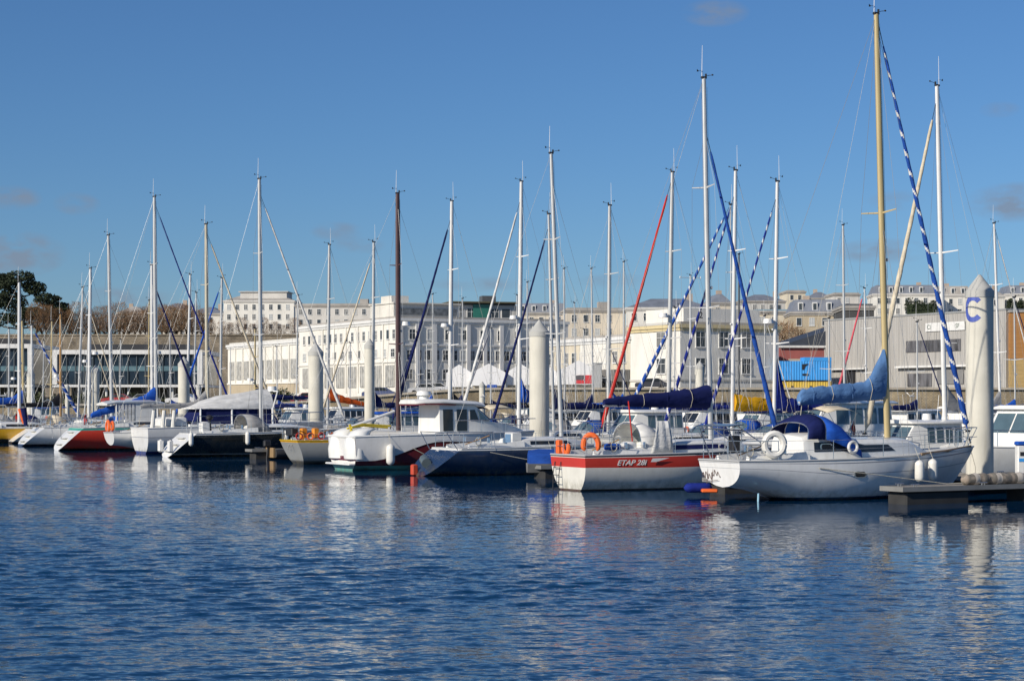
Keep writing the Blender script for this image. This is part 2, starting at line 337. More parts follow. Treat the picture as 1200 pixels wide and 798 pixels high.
def block(name, label, p, ang, wd, dep, z0, z1, wall, cat='building', rows=None, roof=None, roofm=None, cornice=True, cm=None, group=None, lrows=None, glass=WGL):
    """wall box with its front along local x (facing -y) and its left side along local y; rows = [(z, h, w, spacing, margin)]"""
    t = empty(name, (p[0], p[1], 0), ang, label, cat, group)
    b = MB(); b.box(0, wd, 0, dep, z0 - 1, z1); b.build('wall', wall, t, False)
    cm = cm or FRW
    if cornice:
        b = MB(); b.box(-.35, wd + .35, -.35, dep + .35, z1, z1 + .45); b.box(-.18, wd + .18, -.18, dep + .18, z1 - .35, z1 - .002)
        b.build('cornice', cm, t, False)
    zt = z1 + (.45 if cornice else 0)
    roofm = roofm or mat('zinc_roof', (.20,.22,.25), .5, .2, .4)
    if roof == 'hip' or roof == 'mansard':
        h = {'hip': 2.2, 'mansard': 2.6}[roof]; i = {'hip': min(wd, dep) * .4, 'mansard': 1.0}[roof]
        b = MB(); b.loft([[(0,0,zt),(wd,0,zt),(wd,dep,zt),(0,dep,zt)], [(i,i,zt+h),(wd-i,i,zt+h),(wd-i,dep-i,zt+h),(i,dep-i,zt+h)]])
        ro = b.build('roof', roofm, t, False)
        if roof == 'mansard':
            x = 1.5
            while x < wd - 2: dm = MB(); dm.box(x, x + 1.1, .12, 1.4, zt + .2, zt + 2.0, 0); dm.box(x+.2, x+.9, .08, .119, zt + .4, zt + 1.75, 1); dm.build('dormer', [FRW, WGL], ro, False); x += 3.0
        for q in range(max(1, int(wd / 12))):
            c = MB(); x = random.uniform(.15, .85) * wd; c.box(x, x + 1.4, dep*.4, dep*.4+.7, zt, zt + h + 1.1); c.build('chimney', mat('chimney', (.42,.34,.27), .9), ro, False)
    elif roof == 'gable':
        b = MB(); b.add([(0,-.3,zt),(wd,-.3,zt),(wd,dep+.3,zt),(0,dep+.3,zt),(0,dep/2,zt+2.4),(wd,dep/2,zt+2.4)], [(0,1,5,4),(3,4,5,2),(0,4,3),(1,2,5),(0,3,2,1)])
        b.build('roof', roofm, t, False)
    else:
        b = MB(); b.box(.2, wd-.2, .2, dep-.2, zt, zt + .35)
        x = random.uniform(.2,.6)*wd
        if wd > 9: b.box(x, x + 2.5, dep*.3, dep*.3 + 2.5, zt + .35, zt + 1.9)
        b.build('roof', roofm, t, False)
    n = 0
    for face, rr, ln in (('front', rows or [], wd), ('left', lrows if lrows is not None else [], dep)):
        for (z, h, ww, spc, mg) in rr:
            a = mg; mes = [win_mesh(ww, h, glass), win_mesh(ww, h, glass, bars=False), win_mesh(ww, h, SHUT), win_mesh(ww, h, mat('window_curtained', (.20,.20,.19), .3, .4, 1.5))]
            while a + ww < ln - mg + .01 and n < 98:
                put_window(t, random.choices(mes, (5,2,2,3))[0], face, a, z, ww, dep); a += spc; n += 1
    return t
def wall_mat(name, col, v=.12): return mat('wall_' + name, col, .85, v, .25, dirt=.3)
W_WHITE = wall_mat('white', (.74,.72,.66)); W_CREAM = wall_mat('cream', (.62,.56,.44)); W_BEIGE = wall_mat('beige', (.62,.56,.46)); W_PALE = wall_mat('pale', (.60,.58,.54)); W_TAN = wall_mat('tan', (.45,.38,.27)); W_GREY = wall_mat('grey', (.52,.51,.48))
SL = mat('slate_roof', (.19,.21,.25), .6, .2, .5); TERR = mat('terrace_roof', (.36,.34,.31), .8, .2, .4)
ANG = TH

# W: long white customs-like building: front wing on D, tall left wing, lower hall further left
c0 = Vector((-17.5, 290.0))
t = block('white_building', 'long white four storey building with grey pilasters behind the marquees', c0, ANG, 30, 41, 2.5, 15.4, W_WHITE,
    rows=[(12.6,1.5,1.0,3.1,1.8),(9.4,1.5,.9,1.55,1.4),(6.4,1.5,.9,1.55,1.4)], lrows=[(12.7,1.4,.9,2.3,1.2),(9.9,1.2,1.3,3.3,1.4)], roofm=TERR)
b = MB()
for k in range(11): b.box(k*2.95 - .1, k*2.95 + .55, -.30, -.002, 2.5, 15.0)
b.box(0.0, 30, -.2, -.003, 11.6, 11.9); b.build('pilasters', wall_mat('pilaster', (.66,.66,.65)), t, False)
b = MB(); b.box(1.0, 12.5, 4, 13, 15.86, 18.3); b.box(1.5, 12, 3.9, 3.99, 16.6, 17.6, 1); b.box(2, 5, 7, 11, 18.3, 19.7); b.box(0.8,12.7,3.6,13.2,18.3,18.5)
b.build('set_back_storey', [wall_mat('setback', (.66,.64,.58)), mat('strip_window', (.16,.17,.18), .2, .6, 1.5)], t, False)
b = MB()
for k in range(8):
    y = 1.5 + k*4.9; b.box(-.16, -.03, y, y + 3.2, 5.2, 8.6, 0)
    for q in range(5): b.box(-.19, -.161, y + q*.78, y + q*.78 + .08, 5.2, 8.6, 1)
    b.box(-.2,-.001, y - 1.0, y - .6, QUAYTOP, 15.0, 1)
b.box(-.2, -.001, 0, 41, 9.0, 9.25, 1); b.build('bay_windows', [mat('bay_glass', (.36,.36,.34), .3, .4, 1.2), W_WHITE], t, False)
c1 = c0 + U * 41.05
t = block('white_hall', 'lower white hall with tall shuttered bays left of the four storey building', c1, ANG, 24, 36, 2.5, 13.2, W_WHITE, lrows=[], roofm=mat('pale_roof', (.55,.54,.50), .7), cornice=True)
b = MB()
for k in range(9):
    y = 1 + k*3.9; b.box(-.16, -.03, y, y + 2.4, 7.0, 10.4, 0)
    for q in range(4): b.box(-.19, -.161, y + q*.8, y + q*.8 + .07, 7.0, 10.4, 1)
    b.box(-.25, -.001, y - .9, y - .5, 6.4, 13.1, 1)
b.box(-.22, -.001, 0, 36, 6.1, 6.4, 1); b.box(-.05, -.02, 0, 36, 4.4, 6.1, 2)
b.build('bay_windows', [mat('bay_glass'), W_WHITE, W_TAN] if False else [MATS['bay_glass'], W_WHITE, W_TAN], t, False)
# penthouse with a green glass corner
p = at(531, 380, 330); t = block('penthouse_building', 'grey building with a dark overhanging roof and green glass corner', (p.x, 332), R(14), 11.5, 12, 12, 20.0, W_GREY, rows=[(17.8,1.6,1.5,2.1,.4)], roofm=DARKM, cornice=False, cm=DARKM)
b = MB(); b.box(-.9, 12.2, -1.2, 12, 20.36, 20.6); b.build('canopy', mat('bronze_canopy', (.10,.09,.05), .6), t, False)
b = MB(); b.box(3.5, 6.5, -.4, -.1, 17.2, 20.1); b.build('glass_corner', mat('green_glass', (.03,.16,.12), .15), t, False)
# Q: white corner block with yellow cornice, low wing
q0 = Vector((21.5, 240.0))
t = block('white_corner_building', 'white two storey corner block with a yellow cornice above the quay', q0, ANG, 15.5, 12, QUAYTOP, 12.4, W_WHITE, cm=mat('yellow_cornice', (.62,.52,.30), .7),
    rows=[(10.0,1.9,1.4,3.6,2.4),(6.6,1.9,1.4,3.6,2.4)], lrows=[(10.0,1.9,2.0,6.0,3.4),(6.6,1.9,2.0,6.0,3.4)], roofm=TERR)
b = MB(); b.box(-.14, 15.6, -.14, -.001, 5.6, 5.85); b.box(-.14,-.001,0,12,5.6,5.85); b.box(-.4, -.36, 0,12,12.84,13.15); b.build('band', W_GREY, t, False)
b = MB(); b.box(1.5, 13.5, 1.5, 10.5, 13.2, 15.0); b.build('upper_storey', W_WHITE, t, False)
q1 = q0 + U * 12.05
t = block('low_wing_building', 'low white and cream wing left of the white corner block', q1, ANG, 14, 24, QUAYTOP, 11.2, W_CREAM, lrows=[(8.2,1.5,1.1,2.2,1.0)], roof=None, roofm=TERR)
b = MB(); b.box(-.08, -.001, 5, 13, 7.3, 11.2); b.build('render_panel', W_WHITE, t, False)
b = MB(); b.box(-2.5, -.001, 0, 24, 5.6, 7.2); b.build('awning', mat('grey_awning', (.16,.155,.15), .8), t, False)
# right of the corner block: small grey wing

# metal shed on the right
sh = at(1179, 457, 231); sh = Vector((sh.x, 231)); L_ = 36
corr = mat('corrugated_grey', (.36,.35,.33), .6, .22, 1.2, stretch=(4,4,.12))
t = empty('metal_shed', (sh.x, sh.y, 0), TH + pi/2, 'large grey corrugated metal shed on the quay with a band of windows', 'shed')
b = MB()        # local +x runs along U; face towards us is local +y side
nn = 220
vs = []
for i in range(nn + 1):
    x = L_ * i / nn; y = .0 + (.07 if i % 2 else 0); vs += [(x, y, QUAYTOP), (x, y, 14.2)]
b.add(vs, [(2*i, 2*i+2, 2*i+3, 2*i+1) for i in range(nn)])
b.add([(0,0,QUAYTOP),(L_,0,QUAYTOP),(L_,-22,QUAYTOP),(0,-22,QUAYTOP),(0,0,14.2),(L_,0,14.2),(L_,-22,14.2),(0,-22,14.2)], [(0,3,7,4),(1,5,6,2),(3,2,6,7),(4,7,6,5)])
b.build('wall', corr, t, False)
b = MB(); b.box(-.1, L_+.1, -22.1, .14, 14.2, 14.4); b.build('roof', mat('shed_roof', (.30,.31,.31), .6), t, False)
STRIP = mat('strip_window2', (.13,.13,.14), .25, .7, .9, stretch=(1.5,1,.3))
b = MB(); b.box(8.0, 18.5, .08, .16, 9.4, 10.9); b.build('window_band', STRIP, t, False)
b = MB(); b.box(5.5, 20.0, .08, .8, 7.35, 7.6); b.build('white_canopy', FRW, t, False)
b = MB(); b.box(26.5, 34, .08, .7, 7.3, 7.5); b.build('white_canopy', FRW, t, False)
b = MB(); b.box(29, 32, .1, .15, 4.6, 7.2); b.build('doorway', BLACK, t, False)
b = MB(); b.box(13.5, 18.2, .08, .16, 4.9, 6.6); b.build('window_band', STRIP, t, False)
b = MB(); b.box(7.5, 12.4, .08, .18, 5.2, 7.2); b.build('shutter_door', mat('shutter_grey', (.20,.20,.20), .6), t, False)
b = MB(); b.box(7.2, 14.6, .12, .2, 12.0, 13.1); sg = b.build('sign_board', FRW, t, False)
for tx, x in (('Cl', 14.3), ('SF', 8.9)): text_mesh(tx, .8, mat('sign_green', (.10,.14,.11), .6), sg, (x, .21, 12.3), (pi/2, 0, pi), 'lettering')
t = empty('timber_shed', (sh.x + .35, sh.y - .65, 0), 0, 'tall timber clad shed, orange above and tan below, at the right edge', 'shed')
b = MB(); b.box(0, 14, 0, 20, 8.2, 13.9, 0); b.box(0, 14, .1, 19.9, QUAYTOP-.5, 8.2, 1)
b.build('wall', [mat('orange_timber', (.40,.19,.055), .7, .2, 1.5, stretch=(.3,1,6)), mat('tan_timber', (.46,.32,.13), .7, .2, 1.5, stretch=(.3,1,6))], t, False)
b = MB(); b.box(-.15, 14.2, -.15, 20, 13.9, 14.15); b.build('roof', corr, t, False)
# red gabled shed and blue hoarding
rp = at(914, 457, 262); t = empty('red_shed', (rp.x, 262, 0), R(6), 'red shed with a dark pitched roof behind the blue container', 'shed')
b = MB(); b.box(0, 10, 0, 12, QUAYTOP-.5, 10.6); b.build('wall', mat('red_cladding', (.33,.10,.09), .7, .15, .6), t, False)
b = MB(); b.add([(-.3,-.3,10.6),(10.2,-.3,10.9),(10.2,12,10.9),(-.3,12,10.6),(10.2,-.3,14.0),(10.2,12,14.0),(4.5,6,13.3)], [(0,1,4),(0,4,5,3),(1,2,5,4),(3,5,2),(0,3,2,1)]); b.build('roof', mat('dark_slates', (.045,.055,.075), .6, .2, .8), t, False)
b = MB(); b.box(-.3, 10.2, -.42, -.305, 10.45, 10.75); b.build('eaves_board', FRW, t, False)
for x in (1.2, 5.2): b = MB(); b.box(x, x+3.3, -.08, -.01, 5.2, 8.9); b.build('shutter', mat('shutter_beige', (.48,.44,.36), .7), t, False)
cpnt = at(913, 447, 246); t = empty('blue_container', (cpnt.x, 246, 0), R(5), 'bright blue container with a black emblem resting on yellow ones', 'container')
BLC = mat('container_blue', (.05,.33,.78), .5, .08, .8)
b = MB()
def corrbox(b, x0, x1, z0, z1, dep, m):
    n_ = 40; vs = []
    for i in range(n_+1):
        x = lerp(x0, x1, i/n_); vs += [(x, 0 if i % 2 else .05, z0), (x, 0 if i % 2 else .05, z1)]
    b.add(vs, [(2*i, 2*i+2, 2*i+3, 2*i+1) for i in range(n_)], m)
    b.add([(x0,.05,z0),(x1,.05,z0),(x1,dep,z0),(x0,dep,z0),(x0,.05,z1),(x1,.05,z1),(x1,dep,z1),(x0,dep,z1)], [(0,4,7,3),(1,2,6,5),(3,7,6,2),(4,5,6,7)], m)
corrbox(b, 0, 7, 5.75, 8.25, 2.5, 0); b.build('body', BLC, t, False)
b = MB(); b.box(3.4,7.0,.0,2.4,8.26,8.75); b.build('upper_panel', BLC, t, False)
b = MB(); b.add([(3.05,-.04,7.85),(3.95,-.04,7.9),(3.5,-.04,7.55),(3.3,-.04,7.1),(3.05,-.04,7.1)], [(0,4,3,2,1)]); b.box(3.1,3.9,-.05,-.02,6.35,6.6)
b.build('emblem', BLACK, t, False)
b = MB(); b.box(-.02,7.02,-.02,.3,5.57,5.749); b.build('base_rail', BLACK, t, False)
t2 = empty('yellow_container', (cpnt.x, 246, 0), R(5), 'yellow low container under the blue container', 'container')
b = MB(); corrbox(b, 0, 7, 4.42, 5.55, 2.5, 0); b.build('body', mat('container_yellow', (.66,.46,.07), .5, .08, .8), t2, False)
for x in (1.6, 4.1): b = MB(); b.box(x, x+.3, -.03, -.001, 4.6, 5.0); b.build('fork_pocket', BLACK, t2, False)

# left: glass fronted buildings
def glass_building(label, px0, px1, ytop, Y, nb):
    p0, p1 = at(px0, ytop, Y), at(px1, ytop, Y); wd = p1.x - p0.x; zt = p0.z
    t = empty('glass_building', (p0.x, Y, 0), 0, label, 'building')
    b = MB(); b.box(.5, wd-.5, .6, 16, 5.4, zt-.5); b.box(2, wd-2, 3, 15, 2.2, 5.4, 1); b.build('wall', [mat('curtain_dark', (.02,.035,.055), .12, .5, .35, spec=.2), mat('dark_ground_floor', (.05,.05,.04), .8, .3, .6)], t, False)
    b = MB(); b.box(0, wd, 0, 16.2, zt-.6, zt); b.box(0, .7, 0, .9, 5.2, zt-.601); b.box(wd-.7, wd, 0, .9, 5.2, zt-.601); b.box(0, wd, 0, 16, 4.95, 5.3); b.build('white_frame', FRW, t, False)
    b = MB(); b.box(.7, wd-.7, .5, .6, 7.2, 7.9); b.build('blue_panel_band', mat('blue_glass_band', (.11,.19,.22), .2, .4, .5), t, False)
    b = MB()
    for k in range(nb): x = .7 + (wd-1.4)*k/nb; b.box(x-.05, x+.05, .42, .499, 5.35, zt-.75)
    b.build('mullions', mat('mullion_grey', (.10,.12,.13), .4), t, False)
    for k in range(7): b = MB(); x = 1.2 + (wd-2.4)*k/6; b.tube([(x,1,2.3),(x,1,4.94)], .18, 8); b.build('column', FRW, t)
    b = MB(); b.box(4, wd-3, 4, 14, zt, zt+.9); b.build('roof_plant', BLACK, t, False)
    return t
glass_building('wide dark glass building with a white frame on the left quay', 61, 237, 410, 262, 16)
glass_building('dark glass building with a white frame cut by the left edge', -75, 38, 403, 262, 12)

# town on the hill
town = [
 ('long pale six storey block with many windows above the bare trees', 262, 345, 352, 415, 600, W_WHITE, 'mansardflat', 4, TERR),
 ('pale terrace house low behind the trees, left of the long six storey block', 222, 262, 367, 415, 610, W_PALE, 'hip', 3, SL),
 ('small dark roofed house just left of the long six storey block', 190, 222, 362, 410, 640, W_BEIGE, 'hip', 3, SL),
 ('white villa showing over the brown trees', 138, 172, 366, 410, 640, W_WHITE, 'hip', 2, TERR),
 ('long beige terrace with a flat grey roof right of the six storey block', 346, 470, 357, 400, 560, W_PALE, None, 3, TERR),
 ('weathered beige house row behind the dark overhanging roof', 604, 664, 366, 395, 520, W_BEIGE, 'mansard', 3, SL),
 ('beige round fronted apartment house above the low cream wing', 664, 733, 362, 398, 430, W_BEIGE, None, 4, TERR),
 ('wide white apartment house with a grey roof above the corner block', 734, 832, 360, 396, 420, W_WHITE, 'hip', 3, SL),
 ('pale house with a grey roof just right of the wide white apartment house', 833, 858, 354, 392, 470, W_BEIGE, 'hip', 3, SL),
 ('cream low house beside the tall white mast', 860, 884, 366, 392, 440, W_CREAM, None, 2, TERR),
 ('cream house with a bluish roof left of the hotel with dormers', 884, 926, 364, 392, 420, W_CREAM, None, 2, mat('blue_zinc', (.22,.33,.40), .5)),
 ('beige hotel with a grey mansard roof full of dormer windows', 927, 990, 365, 400, 400, W_TAN, 'mansard', 2, SL),
 ('cream flat roofed block on the hilltop above the hotel', 922, 944, 341, 372, 640, W_CREAM, None, 3, TERR),
 ('pale block with a dark roof on the hilltop skyline', 945, 976, 349, 372, 650, W_BEIGE, 'hip', 3, SL),
 ('white block with a flat overhanging roof on the skyline', 977, 1008, 344, 385, 600, W_PALE, None, 4, TERR),
 ('grey house row low on the skyline between two tall masts', 868, 921, 352, 372, 600, W_GREY, 'hip', 3, SL),
 ('long white terrace on the ridge above the grey metal shed', 1024, 1096, 344, 380, 560, W_WHITE, 'mansard', 4, SL),
 ('white terrace with dark dormers right of the long ridge terrace', 1097, 1138, 345, 380, 570, W_WHITE, 'mansard', 4, TERR),
 ('white terrace beyond the big lettered pile, at the right edge', 1150, 1178, 346, 380, 570, W_WHITE, 'hip', 3, TERR),
 ('last white house of the ridge, cut by the right edge', 1179, 1230, 344, 380, 575, W_WHITE, 'mansard', 3, SL),
 ('grey block behind the beige house row', 560, 604, 366, 395, 560, W_GREY, 'mansard', 3, SL),
 ('dark building at the head of the shed roof, below the skyline', 988, 1024, 358, 380, 330, mat('dark_cladding', (.06,.06,.06), .8), None, 0, DARKM),
]
for (lab, a0, a1, yt, yb, Y, wm, rf, nr, rm) in town:
    p0, p1 = at(a0, yt, Y), at(a1, yt, Y); wd = p1.x - p0.x; z1 = p0.z - .5; z0 = min(at(a0, yb, Y).z, gz(p0.x, Y)) - 2
    rows = []
    nlev = max(nr, 0)
    if nlev:
        st = 3.1
        nlev = min(6, int((z1 - at(a0, yb, Y).z) / st))
        rows = [(z1 - 2.5 - st*k, 1.6, 1.0, 2.7 if wd/2.7*nlev < 95 else wd*nlev/90, 1.2) for k in range(nlev)]
    t = block('town_house', lab, (p0.x, Y), R(random.choice((-3, 2, 4))), wd, 14, z0, z1, wm, rows=rows, roof='hip' if rf == 'mansardflat' else rf, roofm=rm, cm=TERR if wm is not W_WHITE else W_PALE, group='houses of the town on the hill')
    if 'six storey' in lab and 'long pale' in lab:
        b = MB(); b.box(5, 20, 2, 12, z1+.45, z1+3.2); b.box(4.5, 20.5, 1.5, 12.5, z1+3.2, z1+3.45); b.build('attic_storey', W_PALE, t, False)

# white marquees on the quay
TENT = mat('marquee_white', (.80,.80,.80), .6, .04, 1)
def marquee(px0, px1, ypk, yeave, Y, label):
    p0, p1 = at(px0, yeave, Y), at(px1, yeave, Y); wd = p1.x - p0.x; ze = p0.z; zp = at(px0, ypk, Y).z; d_ = 9
    t = empty('marquee', (p0.x, Y, QZ(p0.x)), 0, label, 'marquee', 'white marquees on the quay')
    b = MB(); ze -= QZ(p0.x); zp -= QZ(p0.x)
    rg = []
    for y in (0, d_):
        rg.append([(0,y,ze*.3),(0,y,ze)] + [(wd*k/8, y, ze + (zp-ze)*(1-abs(k/4-1))) for k in range(1,8)] + [(wd,y,ze),(wd,y,ze*.3)])
    b.loft(rg, closed=True, m=0); b.build('canopy', TENT, t, False)
    b = MB()
    for x in (0, wd*.33, wd*.66, wd): b.box(x-.06, x+.06, .02, .12, 0, ze*.55)
    b.build('frame', ALU, t, False)
    b = MB(); b.box(.1, wd-.1, .5, .55, 0, ze*.3); b.build('side_panel', W_CREAM, t, False)
    return t
marquee(523, 553, 427, 437, 250, 'white marquee left of two gabled ones, in front of the four storey building')
marquee(553.5, 592, 426, 436, 249, 'white gabled marquee with a blue panel beneath, second from the left')
marquee(594, 626, 426, 436, 250, 'white gabled marquee just left of the second tall pile')
marquee(627, 654, 427, 437, 251, 'white gabled marquee hidden behind the second tall pile')
t = marquee(655, 701, 422, 434, 246, 'large white marquee with a red and dark poster on its side')
b = MB(); b.box(2.2, 4.4, -.06, -.01, .9, 2.0); b.box(2.2,3.3,-.07,-.061,1.35,2.0,1); b.build('poster', [mat('poster_red', (.62,.05,.06), .6), mat('poster_dark', (.10,.09,.10), .6)], t, False)
b = MB(); b.bev(0, 1.3, 0, 1.0, 0, .8, .04); o = b.build('crate', C_BLUE, smooth=False); o.location = (at(571,460,247).x, 246.5, QZ(-3)); tag(o, 'blue crate standing on the quay under a gabled marquee', 'crate')
b = MB(); b.box(0,1.1,0,.3,0,3.2); b.box(-.1,1.2,-.1,.4,3.2,3.35); o = b.build('gate_post', mat('post_grey',(.42,.43,.43),.7), smooth=False); o.location = (at(695,457,232).x,232,QUAYTOP); tag(o, 'pale square gate post right of the marquee with the poster', 'post')

# trees
BARK = mat('bark', (.11,.085,.06), .9, .2, 3); TWIG = mat('bare_twigs', (.26,.15,.075), .9, .35, .8)
def bare_tree_meshes(seed, h=8.5):
    rnd = random.Random(seed); tr = MB(); cr = MB()
    tr.tube([(0,0,-.3),(.05,0,h*.2),(0,.1,h*.36)], [.28,.22,.19], 6)
    for k in range(7):
        a = rnd.uniform(0, 2*pi); r = rnd.uniform(1.0, 2.4); p0 = Vector((0,.1,h*rnd.uniform(.22,.38)))
        p2 = Vector((cos(a)*r, sin(a)*r, h*rnd.uniform(.6,.92))); p1 = (p0+p2)/2 + Vector((cos(a)*.5, sin(a)*.5, -.3))
        tr.tube([p0,p1,p2], [.13,.08,.03], 5)
        for q in range(5):
            s = rnd.uniform(.35, 1); b0 = p1.lerp(p2, s); a2 = rnd.uniform(0, 2*pi)
            tr.tube([b0, b0 + Vector((cos(a2)*rnd.uniform(.4,1.1), sin(a2)*rnd.uniform(.4,1.1), rnd.uniform(.5,1.4)))], [.045,.015], 4)
    for k in range(1500):
        a = rnd.uniform(0, 2*pi); zz = rnd.uniform(0,1); rr = 2.7*sqrt(rnd.random())*(sin(pi*(.12+.80*zz))**.6)*(1+.25*sin(a*3+seed))
        p = Vector((cos(a)*rr, sin(a)*rr, h*(.30+.70*zz) + rnd.uniform(-.3,.3)))
        d = Vector((cos(a)*.5+rnd.uniform(-.5,.5), sin(a)*.5+rnd.uniform(-.5,.5), rnd.uniform(.2,1.2))).normalized()*rnd.uniform(.35,.9)
        s = d.cross(Vector((rnd.uniform(-1,1), rnd.uniform(-1,1), .1))).normalized()*.028
        cr.add([p-s, p+s, p+d], [(0,1,2)])
    return tr.mesh('trunk', BARK), cr.mesh('crown', TWIG, False)
BT = [bare_tree_meshes(s) for s in (1,2,3,4)]
def bare_tree(x, y, sc, label, group='bare trees along the rampart'):
    t = empty('bare_tree', (x, y, gz(x, y)), random.uniform(0, 6), label, 'tree', group); k = random.choice(BT)
    t.scale = (sc, sc, sc)
    for nm, me in zip(('trunk', 'crown'), k):
        o = bpy.data.objects.new(nm, me); COL.objects.link(o); o.parent = t
n_bt = 0
for i in range(54):
    px = 44 + i*6.0 + random.uniform(-2, 2)
    if 248 < px < 258 or (px > 262 and i % 2): continue
    Y = 447 + (i % 2)*6 + random.uniform(0, 3); x = (px - CX)/F*Y
    bare_tree(x, Y, random.uniform(.74, 1.06)*(.66 if px > 240 else 1.05), 'leafless brown tree, one of the row along the top of the rampart')
for px, Y, sc, lab in ((668,390,1.3,'leafless tree beside the round fronted apartment house, leftmost of three'),(678,392,1.3,'leafless tree between two others beside the round fronted house'),(716,390,1.4,'broad leafless tree right of the round fronted house'),
    (724,385,1.2,'leafless tree left of the wide white apartment house'),(908,300,1.25,'leafless tree left of the tall blue furled sail, by the hotel'),(918,302,1.3,'leafless tree in front of the left end of the hotel'),(929,304,1.2,'leafless tree in front of the hotel wall'),(948,306,1.1,'leafless tree before the middle of the hotel'),(958,303,.95,'small leafless tree above the red shed roof'),
    ):
    x = (px-CX)/F*Y; t0 = gz(x,Y); bare_tree(x, Y, sc, lab, 'bare trees near the hotel and the apartment houses')
# pine at the left edge
PINE = mat('pine_needles', (.028,.042,.018), .9, .5, .5, stretch=(1,1,1))
def leafy(mb, c, r, n, rnd, sz=.5, sq=.7):
    for k in range(n):
        v = Vector((rnd.gauss(0,1), rnd.gauss(0,1), rnd.gauss(0,1))).normalized()*r*(rnd.random()**.35); v.z *= sq
        p = Vector(c)+v; a = Vector((rnd.gauss(0,1), rnd.gauss(0,1), rnd.gauss(0,1))).normalized()
        b_ = a.cross(Vector((rnd.gauss(0,1), rnd.gauss(0,1), rnd.gauss(0,1)))).normalized(); s = sz*rnd.uniform(.5,1.2)
        mb.add([p-a*s*.5, p+b_*s*.3, p+a*s*.5, p-b_*s*.3], [(0,1,2,3)])
rnd = random.Random(5)
px0 = at(24, 400, 452)
t = empty('pine_tree', (px0.x, 452, gz(px0.x, 452)), 0, 'tall dark evergreen pine above the glass buildings at the left edge', 'tree'); t.scale = (1.12, 1.12, 1.10)
b = MB(); b.tube([(0,0,-1),(.3,0,6),(-.3,0,13)], [.5,.4,.25], 8)
cl = [(0,0,14,3.2),(-3,0,12.5,3.2),(3,.5,12,2.6),(-6,0,9.5,3.6),(-2,0,9,3.6),(5.8,0,9.3,2.6),(8,.5,7.5,2.5),(6,0,6,3.0),(0,0,5.5,3.5),(-6,0,5,3.6),(3,-1,6.5,2.2),(9,0,5.2,1.9),(-9,0,8,3.5),(-10,0,12,3),(-4.8,0,14,2.2)]
for c in cl[1:]: b.tube([(0,0,min(c[2]-2,10)),(c[0]*.6,c[1],c[2]-1.5),(c[0],c[1],c[2])], [.2,.14,.06], 5)
b.build('trunk', BARK, t)
b = MB()
for c in cl:
    leafy(b, c[:3], c[3], 900, rnd, .62, .62)
    for q in range(5): a = rnd.uniform(0,2*pi); leafy(b, (c[0]+cos(a)*c[3]*.85, c[1]+sin(a)*c[3]*.85, c[2]+rnd.uniform(-.8,1.0)), c[3]*.35, 130, rnd, .5, .6)
b.build('crown', PINE, t, False)
def hedge(px0, px1, yt, yb, Y, label, m=None, cat='hedge', nm='hedge', n=1600):
    a, c = at(px0, yt, Y), at(px1, yb, Y); b = MB(); rnd = random.Random(int(px0)); hh = a.z - c.z
    for k in range(n):
        x = rnd.uniform(0, c.x-a.x); top = hh*(.7+.3*sin(x*1.3)*sin(x*.61+1)); p = Vector((x, rnd.uniform(-1.2,1.2), rnd.uniform(-.5, top)))
        leafy(b, p, .3, 1, rnd, .55, 1)
    b.box(.5, c.x-a.x-.5, -.6, .6, -2, hh*.45)
    o = b.build(nm, m or PINE, smooth=False); o.location = (a.x, Y, c.z); tag(o, label, cat); return o
hedge(1061, 1098, 349, 362, 540, 'dark evergreen hedge below the ridge terrace, above the metal shed')
hedge(1180, 1200, 350, 360, 540, 'dark evergreen hedge above the timber shed at the right edge')
SHR = mat('shrub_green', (.055,.065,.028), .9, .4, .8)
hedge(62, 236, 462, 474, 258, 'long low scrubby hedge under the wide glass building', SHR, n=5200)
hedge(-40, 50, 458, 476, 258, 'dark scrub hedge under the left glass building', SHR, n=2600)
hedge(300, 345, 452, 470, 300, 'dark green bush beside the lower white hall', SHR, 'bush', 'bush', 1000)

# ------------------------------------------------------------------ piles and pontoons
def pile(px, ytop, o_, label, r=.45, conc=True, P=None):
    p = P if P is not None else solve(px, o_); z = H0 + (HY - ytop) / F * p.y
    t = empty('mooring_pile', (p.x, p.y, 0), 0, label, 'pile', 'tall concrete mooring piles')
    n = 28; b = MB(); ring = lambda rr, zz: [(rr*cos(2*pi*k/n), rr*sin(2*pi*k/n), zz) for k in range(n)]
    cap = r*1.15
    b.loft([ring(r, -2), ring(r, z - cap - .25)]); b.build('shaft', CONC, t, ang=30)
    b = MB(); b.loft([ring(r*1.05, z-cap-.25), ring(r*1.05, z-cap-.02), ring(r*.98, z-cap), ring(.04, z)]); b.build('cap', mat('cap_grey', (.46,.46,.43), .7, .08, 2), t, ang=30)
    b = MB(); b.loft([ring(r+.004, -.6), ring(r+.006, .15), ring(r+.004, .5)], cap=False); b.build('weed_band', mat('weed', (.045,.05,.03), .9, .4, 4), t)
    return t, p, z
tC, pC, zC = pile(1148, 322, 2.2, 'largest pale pile with a big blue letter C near the right edge', .46)
